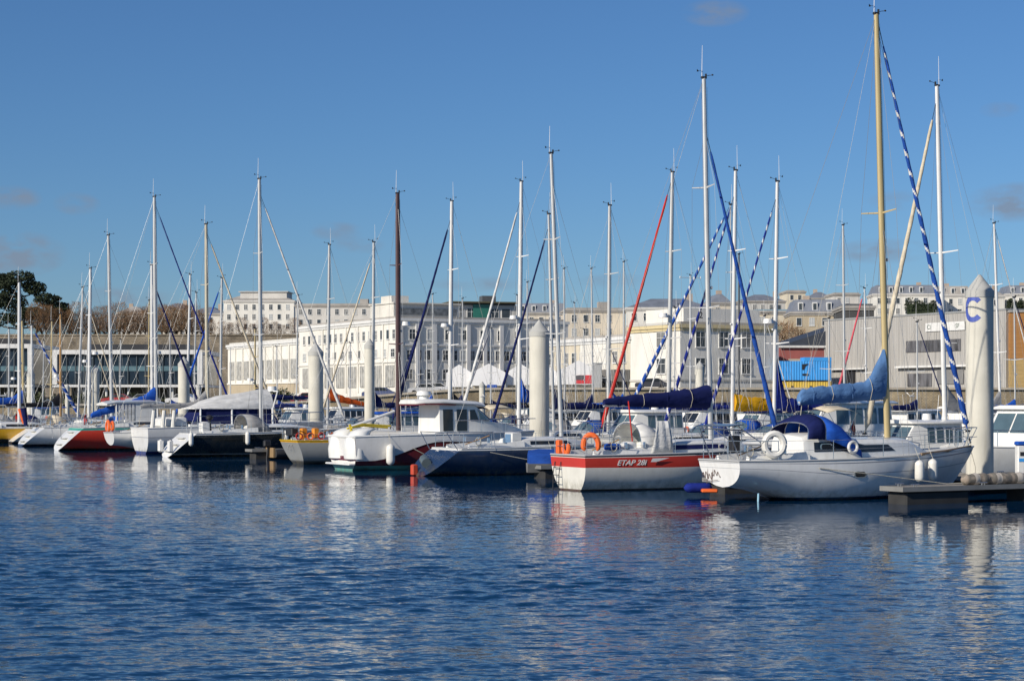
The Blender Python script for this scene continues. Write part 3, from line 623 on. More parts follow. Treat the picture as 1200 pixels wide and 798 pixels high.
# letter C on the shaft, curved round it
b = MB(); rr = .463; yaw = math.atan2(-pC.y, -pC.x) - R(30); zc = H0 + (HY-362.5)/F*pC.y
def cyl(a, z, e): return ((rr+e)*cos(yaw + a/rr), (rr+e)*sin(yaw + a/rr), z)
seg = 26; outer = []; 
for e in (.004, .006):
    pass
for k in range(seg):
    a0_, a1_ = [R(42 + (318-42)*(k+j)/seg) for j in (0,1)]
    q = []
    for a_, rad in ((a0_, 1), (a1_, 1), (a1_, .55), (a0_, .55)):
        q.append(cyl(cos(a_)*.385*rad, zc + sin(a_)*.45*(rad if rad==1 else .62), .004))
    b.add(q, [(3,2,1,0)])
b.build('letter_c', mat('pile_blue_paint', (.07,.11,.42), .6, .12, 4), tC)
pile(632, 375, 2.2, 'tall cream pile between the blue hull and the red banded yacht', .48)
pile(370, 402, 2.2, 'tall grey pile behind the stern of the grey yacht with orange gear', .46)
pile(215.5, 418, 2.2, 'pale pile behind the motor cruiser with the white cover', .42)
pile(112, 428, 2.2, 'slim pale pile behind the red hulled boat', .32)
pile(36, 433, 2.2, 'pale pile right of the far left blue sail cover', .36)
pile(433, 397, 3.4, 'grey pile behind the orange sail cover', .30)
pile(820, 423, 45, 'short cream pile seen above the navy boom cover', .36)
pile(565, 447, 45, 'small cream pile below the marquees', .30)
pile(79, 450, 0, 'small pale pile left of the slim one behind the red hull', .22, P=Vector(((79-CX)/F*196, 196)))
pile(233, 450, 0, 'small pale pile just right of the pile behind the motor cruiser', .26, P=Vector(((233-CX)/F*196, 196)))
PLANK = mat('pontoon_deck', (.30,.27,.23), .85, .25, 3, stretch=(6,.4,1)); FLOAT = mat('float_dark', (.03,.03,.03), .8, .35, 2); FLB = mat('float_side', (.22,.22,.21), .6, .2, 2)
def pontoon(p, ang, ln, wd, label, group=None, cat='pontoon', floats=True, name='pontoon'):
    t = empty(name, (p.x, p.y, 0), ang, label, cat, group)
    b = MB(); b.box(0, ln, -wd/2, wd/2, .42, .50, 0); b.build('deck', PLANK, t, False)
    b = MB(); b.box(-.04, ln+.04, -wd/2-.07, -wd/2, .38, .52); b.box(-.04, ln+.04, wd/2, wd/2+.07, .38, .52); b.box(-.1,-.041,-wd/2-.07,wd/2+.07,.38,.52); b.build('edge_beam', FLB, t, False)
    for q in range(int(ln/2.6)):
        if q > 8: break
        for sd in (1,-1):
            b = MB(); xx = .5+q*2.6; y = sd*(wd/2-.1); b.tube([(xx-.05,y,.5),(xx-.05,y,.57)], .018, 5); b.tube([(xx+.05,y,.5),(xx+.05,y,.57)], .018, 5); b.tube([(xx-.15,y,.58),(xx+.15,y,.58)], .018, 6); b.build('cleat', STEEL, t)
    x = .1; k = 0
    while x < ln - 1.0 and k < 60:
        b = MB(); b.bev(x, x + min(2.4, ln-x-.1), -wd/2+.03, wd/2-.03, -.35, .37, .05); b.build('float', FLOAT, t, False); x += 4.6; k += 1
    return t
for o_, s0, ln, lab in ((1.7, -22, 175, 'long main walkway pontoon behind the front row of boats'), (44, -30, 175, 'long walkway pontoon of the second, farther row')):
    pontoon(grid(o_, s0), TH + pi/2, ln, 2.2, lab, cat='pontoon')
kf = grid(-7.45, -3.15)
for s, ln, lab, x in ((-3.3, 6.6, 'finger pontoon with rolled canvas along it, right of the nearest white yacht', 0), (4.3, 7.7, 'finger pontoon between the nearest white yacht and the red banded yacht', 0),
             (17.5, 6.9, 'finger pontoon between the blue hull and the red banded yacht', 0), (31.5, 8, 'finger pontoon behind the maroon motor boat', 0), (46.0, 8, 'finger pontoon right of the black hulled yacht', 0), (71.5, 8, 'finger pontoon left of the red hull', 0), (86,8,'finger pontoon by the yellow hull',0)):
    pontoon(grid(.4 - ln, s), TH, ln, .9, lab, 'finger pontoons between the berths')
for s in (3, 15, 27, 39, 51, 63): pontoon(grid(3.0, s), TH, 8, .8, 'finger pontoon on the far side of the main walkway', 'finger pontoons on the far side')

# ------------------------------------------------------------------ boat parts
class Hull:
    def __init__(h, L, B, fs, fb, stern='vert', Bs=.72, tm=.45, dip=.10, kd=.42, rake=.9, V=1.0):
        h.L, h.B, h.fs, h.fb, h.st, h.Bs, h.tm, h.dip, h.kd, h.rake, h.V = L, B, fs, fb, stern, Bs, tm, dip, kd, rake, V
    def b(h, t):
        if t < h.tm: return h.B/2*(h.Bs + (1-h.Bs)*sin(pi/2*t/h.tm))
        u = (t-h.tm)/(1-h.tm); return h.B/2*(1 - u**2.15) + .015
    def zs(h, t): return lerp(h.fs, h.fb, t) - h.dip*4*t*(1-t)
    def zk(h, t):
        if h.st == 'counter': s0 = .42
        elif h.st == 'scoop': s0 = -.05
        else: s0 = -.22
        return lerp(s0, -h.kd, sm(t/.42)) if t < .42 else -h.kd*(1 - .2*sm((t-.8)/.2))
    def pt(h, t, r, side):       # r 0 at sheer .. 1 keel
        zs, zk = h.zs(t), h.zk(t); z = zs + (zk-zs)*r
        fl = sm((t-.5)/.5); p = lerp(2.6, 1.25, fl)*h.V; q = lerp(.55, .85, fl)
        y = h.b(t)*max(0, 1 - r**p)**q
        f = max(0, min(1, (z + .1)/(zs + .1)))
        x1 = h.L - h.rake*(1-f)**1.2
        if h.st == 'scoop': x0 = lerp(-.25, 1.05, f**1.4)
        elif h.st == 'counter': x0 = 0 + .25*(1-f)
        elif h.st == 'fwd': x0 = lerp(.55, 0, f)
        else: x0 = lerp(.12, 0, f)
        tt = t
        return Vector((x0 + (x1-x0)*tt, side*y, z))
    def deck_y(h, x):
        t = max(0, min(1, (x - h.pt(0,0,1).x)/(h.L - h.pt(0,0,1).x))); return h.b(t)
    def deck_z(h, x):
        t = max(0, min(1, (x - h.pt(0,0,1).x)/(h.L - h.pt(0,0,1).x))); return h.zs(t)
    def build(h, root, mats, bands=(), deck=DECK, rail=None, rail_r=.03):
        """bands: list of (r0, r1, material index); mats[0] topsides, mats[1] transom"""
        rs = sorted(set([0,.04,.1,.2,.32,.45,.58,.7,.8,.88,.95,1] + [x for bb in bands for x in bb[:2]])); ts = [0,.03,.08,.15,.22,.3,.38,.46,.54,.62,.7,.77,.84,.9,.95,.985,1]
        b = MB(); rings = []
        for t in ts: rings.append([h.pt(t, r, 1) for r in rs] + [h.pt(t, r, -1) for r in reversed(rs[:-1])])
        nr = len(rs)
        def mf(i, j):
            k = i if i < nr-1 else (2*nr - 3 - i)
            rm = (rs[k] + rs[k+1])/2
            for a, c, mi in bands:
                if a <= rm <= c: return mi
            return 0
        b.loft(rings, closed=False, cap=False, mf=mf)
        st = rings[0]; n = len(st); cc = Vector((st[0].x, 0, h.zs(0)))
        vs = list(st) ; fs = []; ms = []
        for k in range(nr-1):   # strips port to starboard across the stern
            fs.append((k, k+1, n-2-k, n-1-k)); rm = (rs[k]+rs[k+1])/2; mi = 1
            for a, c, q in bands:
                if a <= rm <= c and q > 1: mi = q
            ms.append(mi)
        b.add(vs, fs, ms)
        hu = b.build('hull', mats, root, ang=32)
        b = MB(); rg = []
        for t in ts:
            p = h.pt(t, 0, 1); y = p.y - .02
            rg.append([(p.x, y*k, p.z - .015 + .05*(1-k*k)) for k in (-1,-.6,-.2,.2,.6,1)])
        b.loft(rg, closed=False, cap=False); b.build('deck', deck, root)
        b = MB()
        for s in (1,-1): b.tube([h.pt(t, 0, s) + Vector((0,0,.01)) for t in ts], rail_r, 5)
        b.tube([h.pt(0,0,1)+Vector((0,0,.01)), h.pt(0,0,-1)+Vector((0,0,.01))], rail_r, 5)
        b.build('toe_rail', rail or ALU, root)
        return hu
def cabin_part(root, h, st, m=WHITE, name='cabin', sink=.03, top=.80, crown=.06):
    """st: [(x, half width, height)]"""
    b = MB(); rg = []
    for x, wv, hh in st:
        z = h.deck_z(x) - sink
        rg.append([(x, -wv, z), (x, -wv*.93, z+hh*.8), (x, -wv*.8, z+hh), (x, 0, z+hh+crown*min(1,hh*3)), (x, wv*.8, z+hh), (x, wv*.93, z+hh*.8), (x, wv, z)])
    b.loft(rg, closed=False, cap=False)
    b.add(rg[0], [tuple(range(7))]); b.add(rg[-1], [tuple(reversed(range(7)))])
    return b.build(name, m, root, ang=28)
def interp_st(st, x):
    for a, c in zip(st, st[1:]):
        if a[0] <= x <= c[0]:
            t = (x-a[0])/(c[0]-a[0]); return lerp(a[1],c[1],t), lerp(a[2],c[2],t)
    return st[-1][1:]
def side_window(root, h, st, x0, x1, v0, v1, m=GLASS, slant=.15, slant0=0.0, sides=(1,-1), sink=.03, name='window'):
    for s in sides:
        b = MB(); n = 6; lo, hi = [], []
        for k in range(n+1):
            xa = lerp(x0 + slant0, x1, k/n); xb = lerp(x0, x1 - slant, k/n) if slant0 == 0 else lerp(x0+slant0, x1-slant, k/n)
            xa = lerp(x0, x1, k/n)
            for x, v, lst in ((xa, v0, lo), (xb, v1, hi)):
                wv, hh = interp_st(st, x); z = h.deck_z(x) - sink + hh*v; y = wv*(1 - .07*v/.8) + .012
                lst.append((x, s*y, z))
        inner = [(p[0], p[1]-s*.02, p[2]) for p in lo], [(p[0], p[1]-s*.02, p[2]) for p in hi]
        rings = [[lo[k], hi[k], inner[1][k], inner[0][k]] for k in range(n+1)]
        b.loft(rings); b.build(name, m, root, ang=30)
def arcpts(c, a0, a1, r, n, f): return [f(c, lerp(a0,a1,k/n), r) for k in range(n+1)]
def sprayhood(root, h, x0, x1, wv, hh, m, win=True, name='sprayhood', zb=None, drop=.25):
    """canvas hood: x0 aft edge (open), x1 forward foot"""
    b = MB(); rg = []; z0 = (h.deck_z(x0) if zb is None else zb)
    prof = [(0,1.0),(.35,1.0),(.62,.86),(.85,.5),(1,.02)]
    for t, q in prof:
        x = lerp(x0,x1,t); H_ = hh*q + .02
        rg.append([(x, -wv*cos(a)*(1.0 if t<.9 else .96), z0 + H_*(max(0,sin(a))**.55)) for a in [pi*k/12 for k in range(13)]])
    b.loft(rg, closed=False, cap=False, mf=(lambda i, j: 1 if (win and j in (2,3) and (2<=i<=4 or 5<=i<=6 or 7<=i<=9)) else 0))
    o = b.build(name, [m, GLASSB], root, ang=50)
    md = o.modifiers.new('thick', 'SOLIDIFY'); md.thickness = .02
    b = MB(); b.tube([(x0, -wv*cos(a), z0 + hh*(max(0,sin(a))**.55)-.01) for a in [pi*k/12 for k in range(13)]], .016, 5); b.build('hood_frame', STEEL, o)
    return o
def sail_cover(root, a, c, m, r0=.2, r1=.11, rise=.7, boom=ALU, name='sail_cover', wob=.02, sag=.0, flat=.62):
    """a = gooseneck at mast, c = aft end of boom; the cover climbs the mast by rise"""
    a, c = Vector(a), Vector(c); rnd = random.Random(int(a.x*37+c.z*11)); bm = MB(); bm.tube([a, c], .065, 8); bm.build('boom', boom, root)
    b = MB(); n = 22; rg = []
    d = (c-a)
    for k in range(n+1):
        t = k/n; p = a + d*t; up = rise*max(0, 1-t/.22)**1.6; hh = lerp(r0, r1, min(1, t*1.1)) + rnd.uniform(-wob,wob)
        if t > .97: hh *= .7
        zc_ = p.z + hh*.8 - sag*sin(pi*t); top = zc_ + hh + up; bot = zc_ - hh*1.15; wv = hh*flat*(1+rnd.uniform(-.1,.1))*(1 - .35*min(1, up/1.0))
        ring = []
        for q in range(12):
            an = 2*pi*q/12; y = wv*sin(an)*(1 + .16*sin(k*1.7+q*2.3)); z = (top+bot)/2 - (top-bot)/2*cos(an)
            ring.append((p.x + (.05 if t == 0 else 0) - max(0, z-zc_-hh)*.04 + rnd.uniform(-.008,.008), p.y + y + rnd.uniform(-.01,.01), z))
        rg.append(ring)
    b.loft(rg); o = b.build(name, m, root, ang=60)
    for k in (4, 9, 14, 19):     # lashings
        if k < n: 
            q = MB(); rr_ = [Vector(p_) for p_ in rg[k]]; cc = sum(rr_, Vector())/12; q.tube([cc + (p_-cc)*1.05 for p_ in rr_+rr_[:1]], .009, 4); q.build('lashing', m if k % 2 else ROPE, o)
    return o
def furled(root, p0, p1, c1, c2=None, r=.06, frac=.24, name='furled_sail'):
    """rolled foresail from stem p0 to masthead p1; c2 gives a spiral stripe"""
    p0, p1 = Vector(p0), Vector(p1); pts = []; rs = []
    L_ = (p1-p0).length; n = int(L_/.075) if c2 else 60
    for k in range(n+1):
        t = k/n; pts.append(p0.lerp(p1, .03+.92*t) + Vector((0,0,-.10*sin(pi*t)))); rs.append(r*(1.15-.65*t)*(1+.08*sin(t*60*1.9)) if .02 < t < .985 else r*.3)
    b = MB(); N_ = 10; seg = L_*.92/n
    mf = (lambda i, j: 1 if (i/N_ + j*seg/.62) % 1.0 < frac else 0) if c2 else None
    b.tube(pts, rs, N_, mf=mf); o = b.build(name, [c1, c2] if c2 else c1, root, ang=60)
    b = MB(); b.tube([p0, p0+(p1-p0)*.012], .03, 6); b.ball(pts[0], .09, 8, (1,1,.5)); b.build('furler_drum', BLACK, o)
    b = MB(); b.tube([pts[-1], p1], .012, 5); b.build('head_swivel', BLACK, o)
    return o
def rig(root, h, xm, top, m=ALU, r=.085, zb=None, spr=2, sw=.85, stay_top=.97, backstay=True, detail=1, wind=True, whip=True, base_y=0, wr=.006, chain=True, rake_spr=.12, bw=None):
    """mast from deck to top (local coordinates) with spreaders, wires and masthead gear"""
    zb = zb if zb is not None else h.deck_z(xm) + .02; base = Vector((xm, base_y, zb)); top = Vector(top); ax = top-base; Lm = ax.length
    b = MB(); n = 12; pts = [base.lerp(top, t) for t in (0,.2,.4,.6,.8,.93,1)]
    b.tube(pts, [r,r,r,r*.98,r*.92,r*.84,r*.78], 10, flat=.72); mo = b.build('mast', m, root, ang=50)
    b = MB(); tips = []
    for k in range(spr):
        t = (k+1)/(spr+1)+.03; p = base.lerp(top, t); hw = sw*(1-.18*k)
        for s in (1,-1):
            q = p + Vector((-rake_spr, s*hw, .05)); sb_ = MB(); sb_.tube([p, q], [.035,.02], 5, flat=.5); sb_.build('spreader', m, mo); tips.append((k, s, q))
    b = MB()
    for s in (1,-1):
        c = Vector((xm-.25, s*(h.deck_y(xm)-.12), h.deck_z(xm))); ch = [c]
        for k, s2, q in tips:
            if s2 == s: ch.append(q)
        ch.append(base.lerp(top, stay_top)); b.tube(ch, wr, 4)
        for dx in (-.45,.35): b.tube([Vector((xm+dx, s*(h.deck_y(xm)-.14), h.deck_z(xm))), base.lerp(top, 1/(spr+1)+.02)], wr, 4)
    if backstay: b.tube([(h.pt(0,0,1).x+.1, 0, h.zs(0)+.05), top], wr, 4)
    b.tube([(h.L-.1, 0, h.zs(1)+.05), base.lerp(top, stay_top)], wr, 4)
    b.tube([top+Vector((-.1,.03,-.1)), base+Vector((-.14,.05,1.2))], wr*.8, 4); b.tube([top+Vector((.11,-.03,-.3)), base+Vector((.15,-.05,.2))], wr*.8, 4)
    b.build('rigging', WIRE, root)
    b = MB(); b.bev(top.x-.12, top.x+.10, top.y-.05, top.y+.05, top.z-.02, top.z+.06, .015)
    b.tube([top+Vector((.08,0,.05)), top+Vector((.08,0,.16))], .035, 6)
    if wind:
        b.tube([top+Vector((0,0,.05)), top+Vector((.22,.02,.12)), top+Vector((.36,.03,.14))], .009, 4); b.ball(top+Vector((.38,.03,.15)), .045, 6, (1.1,.6,.7))
        b.tube([top+Vector((-.05,0,.05)), top+Vector((-.05,0,.24)), top+Vector((-.2,0,.25))], .007, 4); b.add([top+Vector((-.2,0,.23)),top+Vector((-.30,0,.30)),top+Vector((-.30,0,.20))], [(0,1,2)])
    b.build('masthead_gear', BLACK, mo)
    if whip: b = MB(); b.tube([top+Vector((-.08,.02,.05)), top+Vector((-.06,.02,1.15))], [.013,.007], 4); b.build('antenna', ALUW, mo)
    if detail:
        p = base.lerp(top, .42); b = MB(); b.ball(p+Vector((r+.05,0,0)), .06, 6); b.build('steaming_light', ALUW, mo)
    return mo
def rails(root, h, x0=.3, x1=None, hgt=.6, wr=.005, r=.013, pul=1.3, push=1.3, step=1.7):
    x1 = x1 or h.L; b = MB()
    # pulpit
    pts = []
    for s in (1,-1): pts.append([Vector((h.L-pul, s*(h.deck_y(h.L-pul)-.06), h.deck_z(h.L-pul)+hgt)), Vector((h.L-pul*.4, s*(h.deck_y(h.L-pul*.4)-.02), h.deck_z(h.L-.4)+hgt+.03)), Vector((h.L+.05, s*.12, h.zs(1)+hgt+.03))])
    b.tube(pts[0] + [Vector((h.L+.15,0,h.zs(1)+hgt+.03))] + pts[1][::-1], r, 5)
    for s in (0,1):
        for q in pts[s][:2]: b.tube([q, Vector((q.x+.03, q.y, h.deck_z(q.x)))], r, 5)
        q = pts[s][2]; b.tube([q, Vector((h.L-.35, q.y*.8, h.deck_z(h.L-.35)))], r, 5)
        b.tube([p - Vector((0,0,hgt*.5)) for p in pts[s]], r*.8, 5)
    b.build('pulpit', STEEL, root)
    b = MB(); xs0 = h.pt(0,0,1).x; sp = []
    for s in (1,-1):
        a_ = [Vector((xs0+push, s*(h.deck_y(xs0+push)-.06), h.deck_z(xs0+push)+hgt)), Vector((xs0+.12, s*(h.deck_y(xs0)-.08), h.zs(0)+hgt)), Vector((xs0+.06, s*.4, h.zs(0)+hgt))]
        b.tube(a_, r, 5); b.tube([p-Vector((0,0,hgt*.5)) for p in a_], r*.8, 5)
        for q in a_: b.tube([q, Vector((q.x, q.y, h.deck_z(q.x)))], r, 5)
    b.build('pushpit', STEEL, root)
    b = MB(); xs_ = []; x = xs0 + push
    nst = max(2, int((h.L - pul - x)/step)); xs_ = [lerp(x, h.L-pul, k/nst) for k in range(nst+1)]
    for s in (1,-1):
        ps = [Vector((q, s*(h.deck_y(q)-.06), h.deck_z(q)+hgt)) for q in xs_]
        for p in ps[1:-1]: b.tube([p, Vector((p.x, p.y, h.deck_z(p.x)))], r*.9, 5)
        b.tube(ps, wr, 4); b.tube([p-Vector((0,0,hgt*.48)) for p in ps], wr, 4)
    b.build('guard_rails', STEEL, root)
def fender(root, h, x, side=-1, m=FEND, r=.11, ln=.55, drop=.1, vert=True, rope=True):
    y = side*(h.deck_y(x)+r+.02); z = h.deck_z(x)-drop; b = MB()
    prof = [(0,.02),(.06,.6),(.14,.95),(.25,1),(.75,1),(.86,.95),(.94,.6),(1,.02)]
    b.tube([(x, y, z - ln*q) for q, _ in prof], [r*k for _, k in prof], 10); f = b.build('fender', m, root)
    if rope: b = MB(); b.tube([(x,y,z),(x, side*(h.deck_y(x)-.05), h.deck_z(x)+.25)], .008, 4); b.build('fender_rope', ROPE, f)
    return f
def ring_buoy(root, c, R_, r, m, nrm='x', a0=0, a1=360, name='lifebuoy', sq=1.0, yaw=0):
    b = MB(); pts = []; n = 20; full = (a1-a0) >= 359
    for k in range(n+1):
        a = R(lerp(a0,a1,k/n)); v = Vector((0, cos(a)*R_, sin(a)*R_*sq)) if nrm == 'x' else Vector((cos(a)*R_, 0, sin(a)*R_*sq))
        pts.append(Vector(c) + Matrix.Rotation(yaw, 3, 'Z') @ v)
    rr = [r]*(n+1)
    if not full: rr[0] = rr[-1] = r*.3; rr[1] = rr[-2] = r*.85
    b.tube(pts, rr, 8, cap=not full); return b.build(name, m, root)
def outboard(root, c, m=BLACK, leg=.9):
    c = Vector(c); b = MB(); b.bev(c.x-.28, c.x+.1, c.y-.13, c.y+.13, c.z, c.z+.34, .05); b.tube([c, c+Vector((-.1,0,-leg))], [.09,.06], 8, flat=.6); b.box(c.x-.22, c.x+.05, c.y-.02, c.y+.02, c.z-leg-.12, c.z-leg+.02)
    b.tube([c+Vector((.08,0,.08)), c+Vector((.5,.05,.16))], .02, 5); return b.build('outboard_motor', m, root)
def flag(root, c, m1, m2=None, ln=.9, w_=.45):
    c = Vector(c); b = MB(); b.tube([c, c+Vector((-.18,0,ln))], .012, 5); po = b.build('flag_staff', OAK, root)
    b = MB(); vs = []; n = 8
    for k in range(n+1):
        t = k/n
        for q in (0,1): vs.append((c.x-.17 - .12*t - .02*q, c.y + .05*sin(t*9+q), c.z + ln*.98 - (.25 + w_*t)*1.0 - q*0.0 + (0 if q == 0 else .0)))
    fs = []; b2 = MB(); g_ = []
    for j in range(7):
        row = []
        for k in range(4): row.append((c.x-.16-.08*k-.02*sin(j*1.3), c.y+.07*sin(j*1.1+k*1.4), c.z+ln*.97-.11*j-.05*k))
        g_.append(row)
    b2.loft(g_, closed=False, cap=False, mf=lambda i, j: (1 if i == 0 else 0) if m2 else 0)
    o = b2.build('flag', [m1, m2] if m2 else m1, po); md = o.modifiers.new('t','SOLIDIFY'); md.thickness = .006

def gear(root, h, xc, n=6, seed=1):
    """small deck gear: winches, coiled ropes, bags"""
    rnd = random.Random(seed)
    for s in (1,-1):
        for x in (xc, xc+.7): b = MB(); b.tube([(x, s*(h.deck_y(x)*.72), h.deck_z(x)+.22), (x, s*(h.deck_y(x)*.72), h.deck_z(x)+.42)], [.07,.055], 8); b.build('winch', STEEL, root)
    b = MB(); x = xc-.5
    for q in range(3): b.tube([Vector((x+.12*cos(a)+q*.02, -h.deck_y(x)*.8+.03*q, h.deck_z(x)+.3+.17*sin(a))) for a in [2*pi*k/10 for k in range(11)]], .014, 5)
    b.build('coiled_rope', ROPE, root)

def coaming(root, h, x0, x1, hh=.28, m=WHITE, wv=.74):
    b = MB()
    for s in (1,-1):
        rg = []
        for k in range(7):
            x = lerp(x0, x1, k/6); y = h.deck_y(x)*wv; z = h.deck_z(x)-.02; q = hh*(.55+.45*k/6)
            rg.append([(x, s*(y+.05), z), (x, s*y, z+q), (x, s*(y-.12), z+q+.01), (x, s*(y-.16), z)])
        b.loft(rg)
    b.build('cockpit_coaming', m, root, ang=30)
    b = MB(); xm_ = lerp(x0,x1,.35); z = h.deck_z(xm_); b.tube([(xm_-.5,0,z+.15),(xm_+.6,0,z+.5)], .022, 6); b.build('tiller', OAK, root)

BIM = (C_NAVY, C_BLUE, C_BEIGE, C_WHITE)
def sailboat(label, stern=None, mast_px=None, top=None, o_=None, side=1, L=9.5, B=3.1, fs=1.0, fb=1.25, xm=None, st='scoop', hm=None, bands=(), xmats=(), boot=None,
             cabin=None, winm=GLASS, mastm=ALU, mr=.085, cover=None, bz=1.15, blen=3.6, crise=.7, cr0=.2, cr1=.12, foresail=None, fr=.06, fst=.97, hood=None, fend=0, kit=(), spr=2,
             Bs=.74, dip=.08, rake=.9, name='sailing_boat', group='sailing boats moored in the marina', deck=DECK, rail=None, P=None, cab_h=.42, boomdown=0, heelx=0, wr=.006, detail=True, tmat=None, baseoff=0, cat='sailing boat', cabm=WHITE):
    h = Hull(L, B, fs, fb, st, Bs, dip=dip, rake=rake)
    ang = TH if side > 0 else TH + pi
    hd = D if side > 0 else -D
    if stern is not None:
        if xm is None:
            k = (mast_px - CX)/F; xm = (k*stern.y - stern.x)/(hd.x - k*hd.y)
        mp_ = stern + hd*xm
    else:
        if xm is None: xm = L*.58
        mp_ = P if P is not None else solve(mast_px, o_)
        stern = mp_ - hd*xm
    root = empty(name, (stern.x, stern.y, 0), ang, label, cat, group)
    hm = hm or hullmat('white', (.82,.82,.79), (.02,.03,.10))
    h.build(root, [hm, tmat or hm] + list(xmats), bands, deck=deck, rail=rail)
    cst = cabin or [(L*.34, B*.34, cab_h), (L*.40, B*.345, cab_h+.02), (L*.58, B*.30, cab_h-.05), (L*.70, B*.20, cab_h*.55), (L*.76, B*.13, .05)]
    cabin_part(root, h, cst, cabm); 
    side_window(root, h, cst, cst[0][0]+.35, cst[0][0]+(cst[-1][0]-cst[0][0])*.68, .35, .72, winm, slant=.3, sides=(-1,) if side > 0 else (1,))
    coaming(root, h, h.pt(0,0,1).x+.5, cst[0][0])
    inv = Matrix.Rotation(-ang, 3, 'Z')
    tz = None
    if top:
        zt = H0 + (HY - top[1])/F*mp_.y; tw = Vector(((top[0]-CX)/F*mp_.y, mp_.y, zt)); tl = inv @ (tw - Vector((stern.x, stern.y, 0)))
        # keep a believable lean: sideways error is shared between rake and heel
        zb = h.deck_z(xm) + .02 + (interp_st(cst, xm)[1] if cst[0][0] < xm < cst[-1][0] else 0)
        rig(root, h, xm, tl, mastm, mr, zb=zb, spr=spr, stay_top=fst, wr=wr)
        base = Vector((xm, 0, zb))
        if cover is not None:
            g0 = base.lerp(tl, (bz-.0)/(tl-base).length) + Vector((-.12,0,0)); sail_cover(root, g0, (g0.x-blen, g0.y, g0.z + boomdown), cover, cr0, cr1, crise)
            b = MB(); e = Vector((g0.x-blen+.1, 0, g0.z+boomdown)); b.tube([e, (e.x-.2, 0, h.deck_z(max(.6, e.x-.2))+.3)], .012, 4); b.tube([e, tl], .005, 4); b.build('mainsheet', ROPE, root)
        if foresail: furled(root, (L-.12, 0, h.zs(1)+.12), base.lerp(tl, fst)+Vector((.08,0,0)), foresail[0], foresail[1] if len(foresail) > 1 else None, fr)
    rails(root, h)
    if hood is not None: sprayhood(root, h, cst[0][0]-.55, cst[0][0]+.9, B*.33, .95, hood)
    if detail: gear(root, h, max(1.0, cst[0][0]-1.6), seed=int(L*10))
    for k in range(fend): fender(root, h, lerp(L*.3, L*.75, (k+.5)/fend), -1 if side > 0 else 1)
    if 'radar' in kit:
        p = base.lerp(tl, .45); b = MB(); b.tube([p+Vector((.1,0,0)), p+Vector((.35,0,0))], .04, 6); b.tube([p+Vector((.4,0,-.08)), p+Vector((.4,0,.12))], [.24,.2], 12); b.build('radar', ALUW, root)
    if 'bar' in kit:
        b = MB(); p = base.lerp(tl, .985); b.tube([p+Vector((-1.1,.0,0)), p+Vector((1.1,0,0))], .03, 5); b.ball(p+Vector((-1.1,0,0)), .1, 6, (.5,.5,1.4)); b.ball(p+Vector((1.1,0,0)), .1, 6, (.5,.5,1.4)); b.build('aerial_bar', ALUW, root)
    if 'horseshoe' in kit: ring_buoy(root, (h.pt(0,0,1).x+.08, .55 if side < 0 else -.55, h.zs(0)+.38), .22, .07, ORANGE, 'x', -60, 240, 'horseshoe_buoy', 1.2)
    if 'horseshoe_y' in kit: ring_buoy(root, (h.pt(0,0,1).x+.08, .55 if side < 0 else -.55, h.zs(0)+.38), .22, .07, C_YELL, 'x', -60, 240, 'horseshoe_buoy', 1.2)
    if 'outboard' in kit: outboard(root, (h.pt(0,0,1).x-.1, .5, h.zs(0)+.05))
    if 'windgen' in kit:
        x = h.pt(0,0,1).x+.35; y = .7*h.deck_y(x); z = h.deck_z(x); b = MB(); b.tube([(x,y,z),(x,y,z+2.3)], .022, 6); po = b.build('generator_pole', STEEL, root)
        b = MB(); b.tube([(x-.25,y,z+2.4),(x+.15,y,z+2.4),(x+.3,y,z+2.4)], [.03,.08,.02], 8)
        for k in range(3): a = 2*pi*k/3+.4; b.add([(x+.2,y,z+2.4),(x+.2,y+.5*cos(a),z+2.4+.5*sin(a)),(x+.22,y+.5*cos(a+.15),z+2.4+.5*sin(a+.15)),(x+.23,y+.05,z+2.4)], [(0,1,2,3)])
        b.build('wind_generator', ALUW, po)
    if 'bimini' in kit:
        x0_ = h.pt(0,0,1).x+.7; z = h.deck_z(x0_)+1.75; b = MB(); b.loft([[(x, y*1.05, z+dz-.16*(y*y)) for y in (-1.1,-.8,-.3,.3,.8,1.1)] for x, dz in ((x0_,-.08),(x0_+.5,.04),(x0_+1.2,.04),(x0_+1.7,-.08))], closed=False, cap=False)
        bo = b.build('bimini', BIM[int(L*100) % 4], root, ang=60); md = bo.modifiers.new('t','SOLIDIFY'); md.thickness = .02
        b = MB()
        for x in (x0_+.05, x0_+1.65): b.tube([(x0_+.85,-1.2,z-1.5),(x,-1.15,z-.25),(x,0,z-.02),(x,1.15,z-.25),(x0_+.85,1.2,z-1.5)], .014, 5)
        b.build('bimini_frame', STEEL, bo)
    if 'dinghy' in kit:
        x = L*.80; z = h.deck_z(x)+.12; b = MB(); b.tube([(x-.9,-.45,z),(x+.5,-.45,z+.03),(x+.95,0,z+.08),(x+.5,.45,z+.03),(x-.9,.45,z)], .17, 8); b.build('folded_dinghy', C_GREY, root)
    if 'flag' in kit: flag(root, (h.pt(0,0,1).x+.1, -.3, h.zs(0)+.3), C_RED, C_WHITE)
    if 'arch' in kit:
        b = MB(); x = h.pt(0,0,1).x+.5; y = h.deck_y(x)-.12; z = h.deck_z(x)
        b.tube([(x-.1,-y,z),(x+.1,-y*.95,z+1.7),(x+.1,0,z+1.9),(x+.1,y*.95,z+1.7),(x-.1,y,z)], .025, 6); b.tube([(x+.4,-y,z),(x+.15,-y*.95,z+1.6)], .02, 5); b.build('stern_arch', STEEL, root)
    return root, h, stern, cst

# ------------------------------------------------------------------ front row
def st_at(px, Y): return Vector(((px-CX)/F*Y, Y))
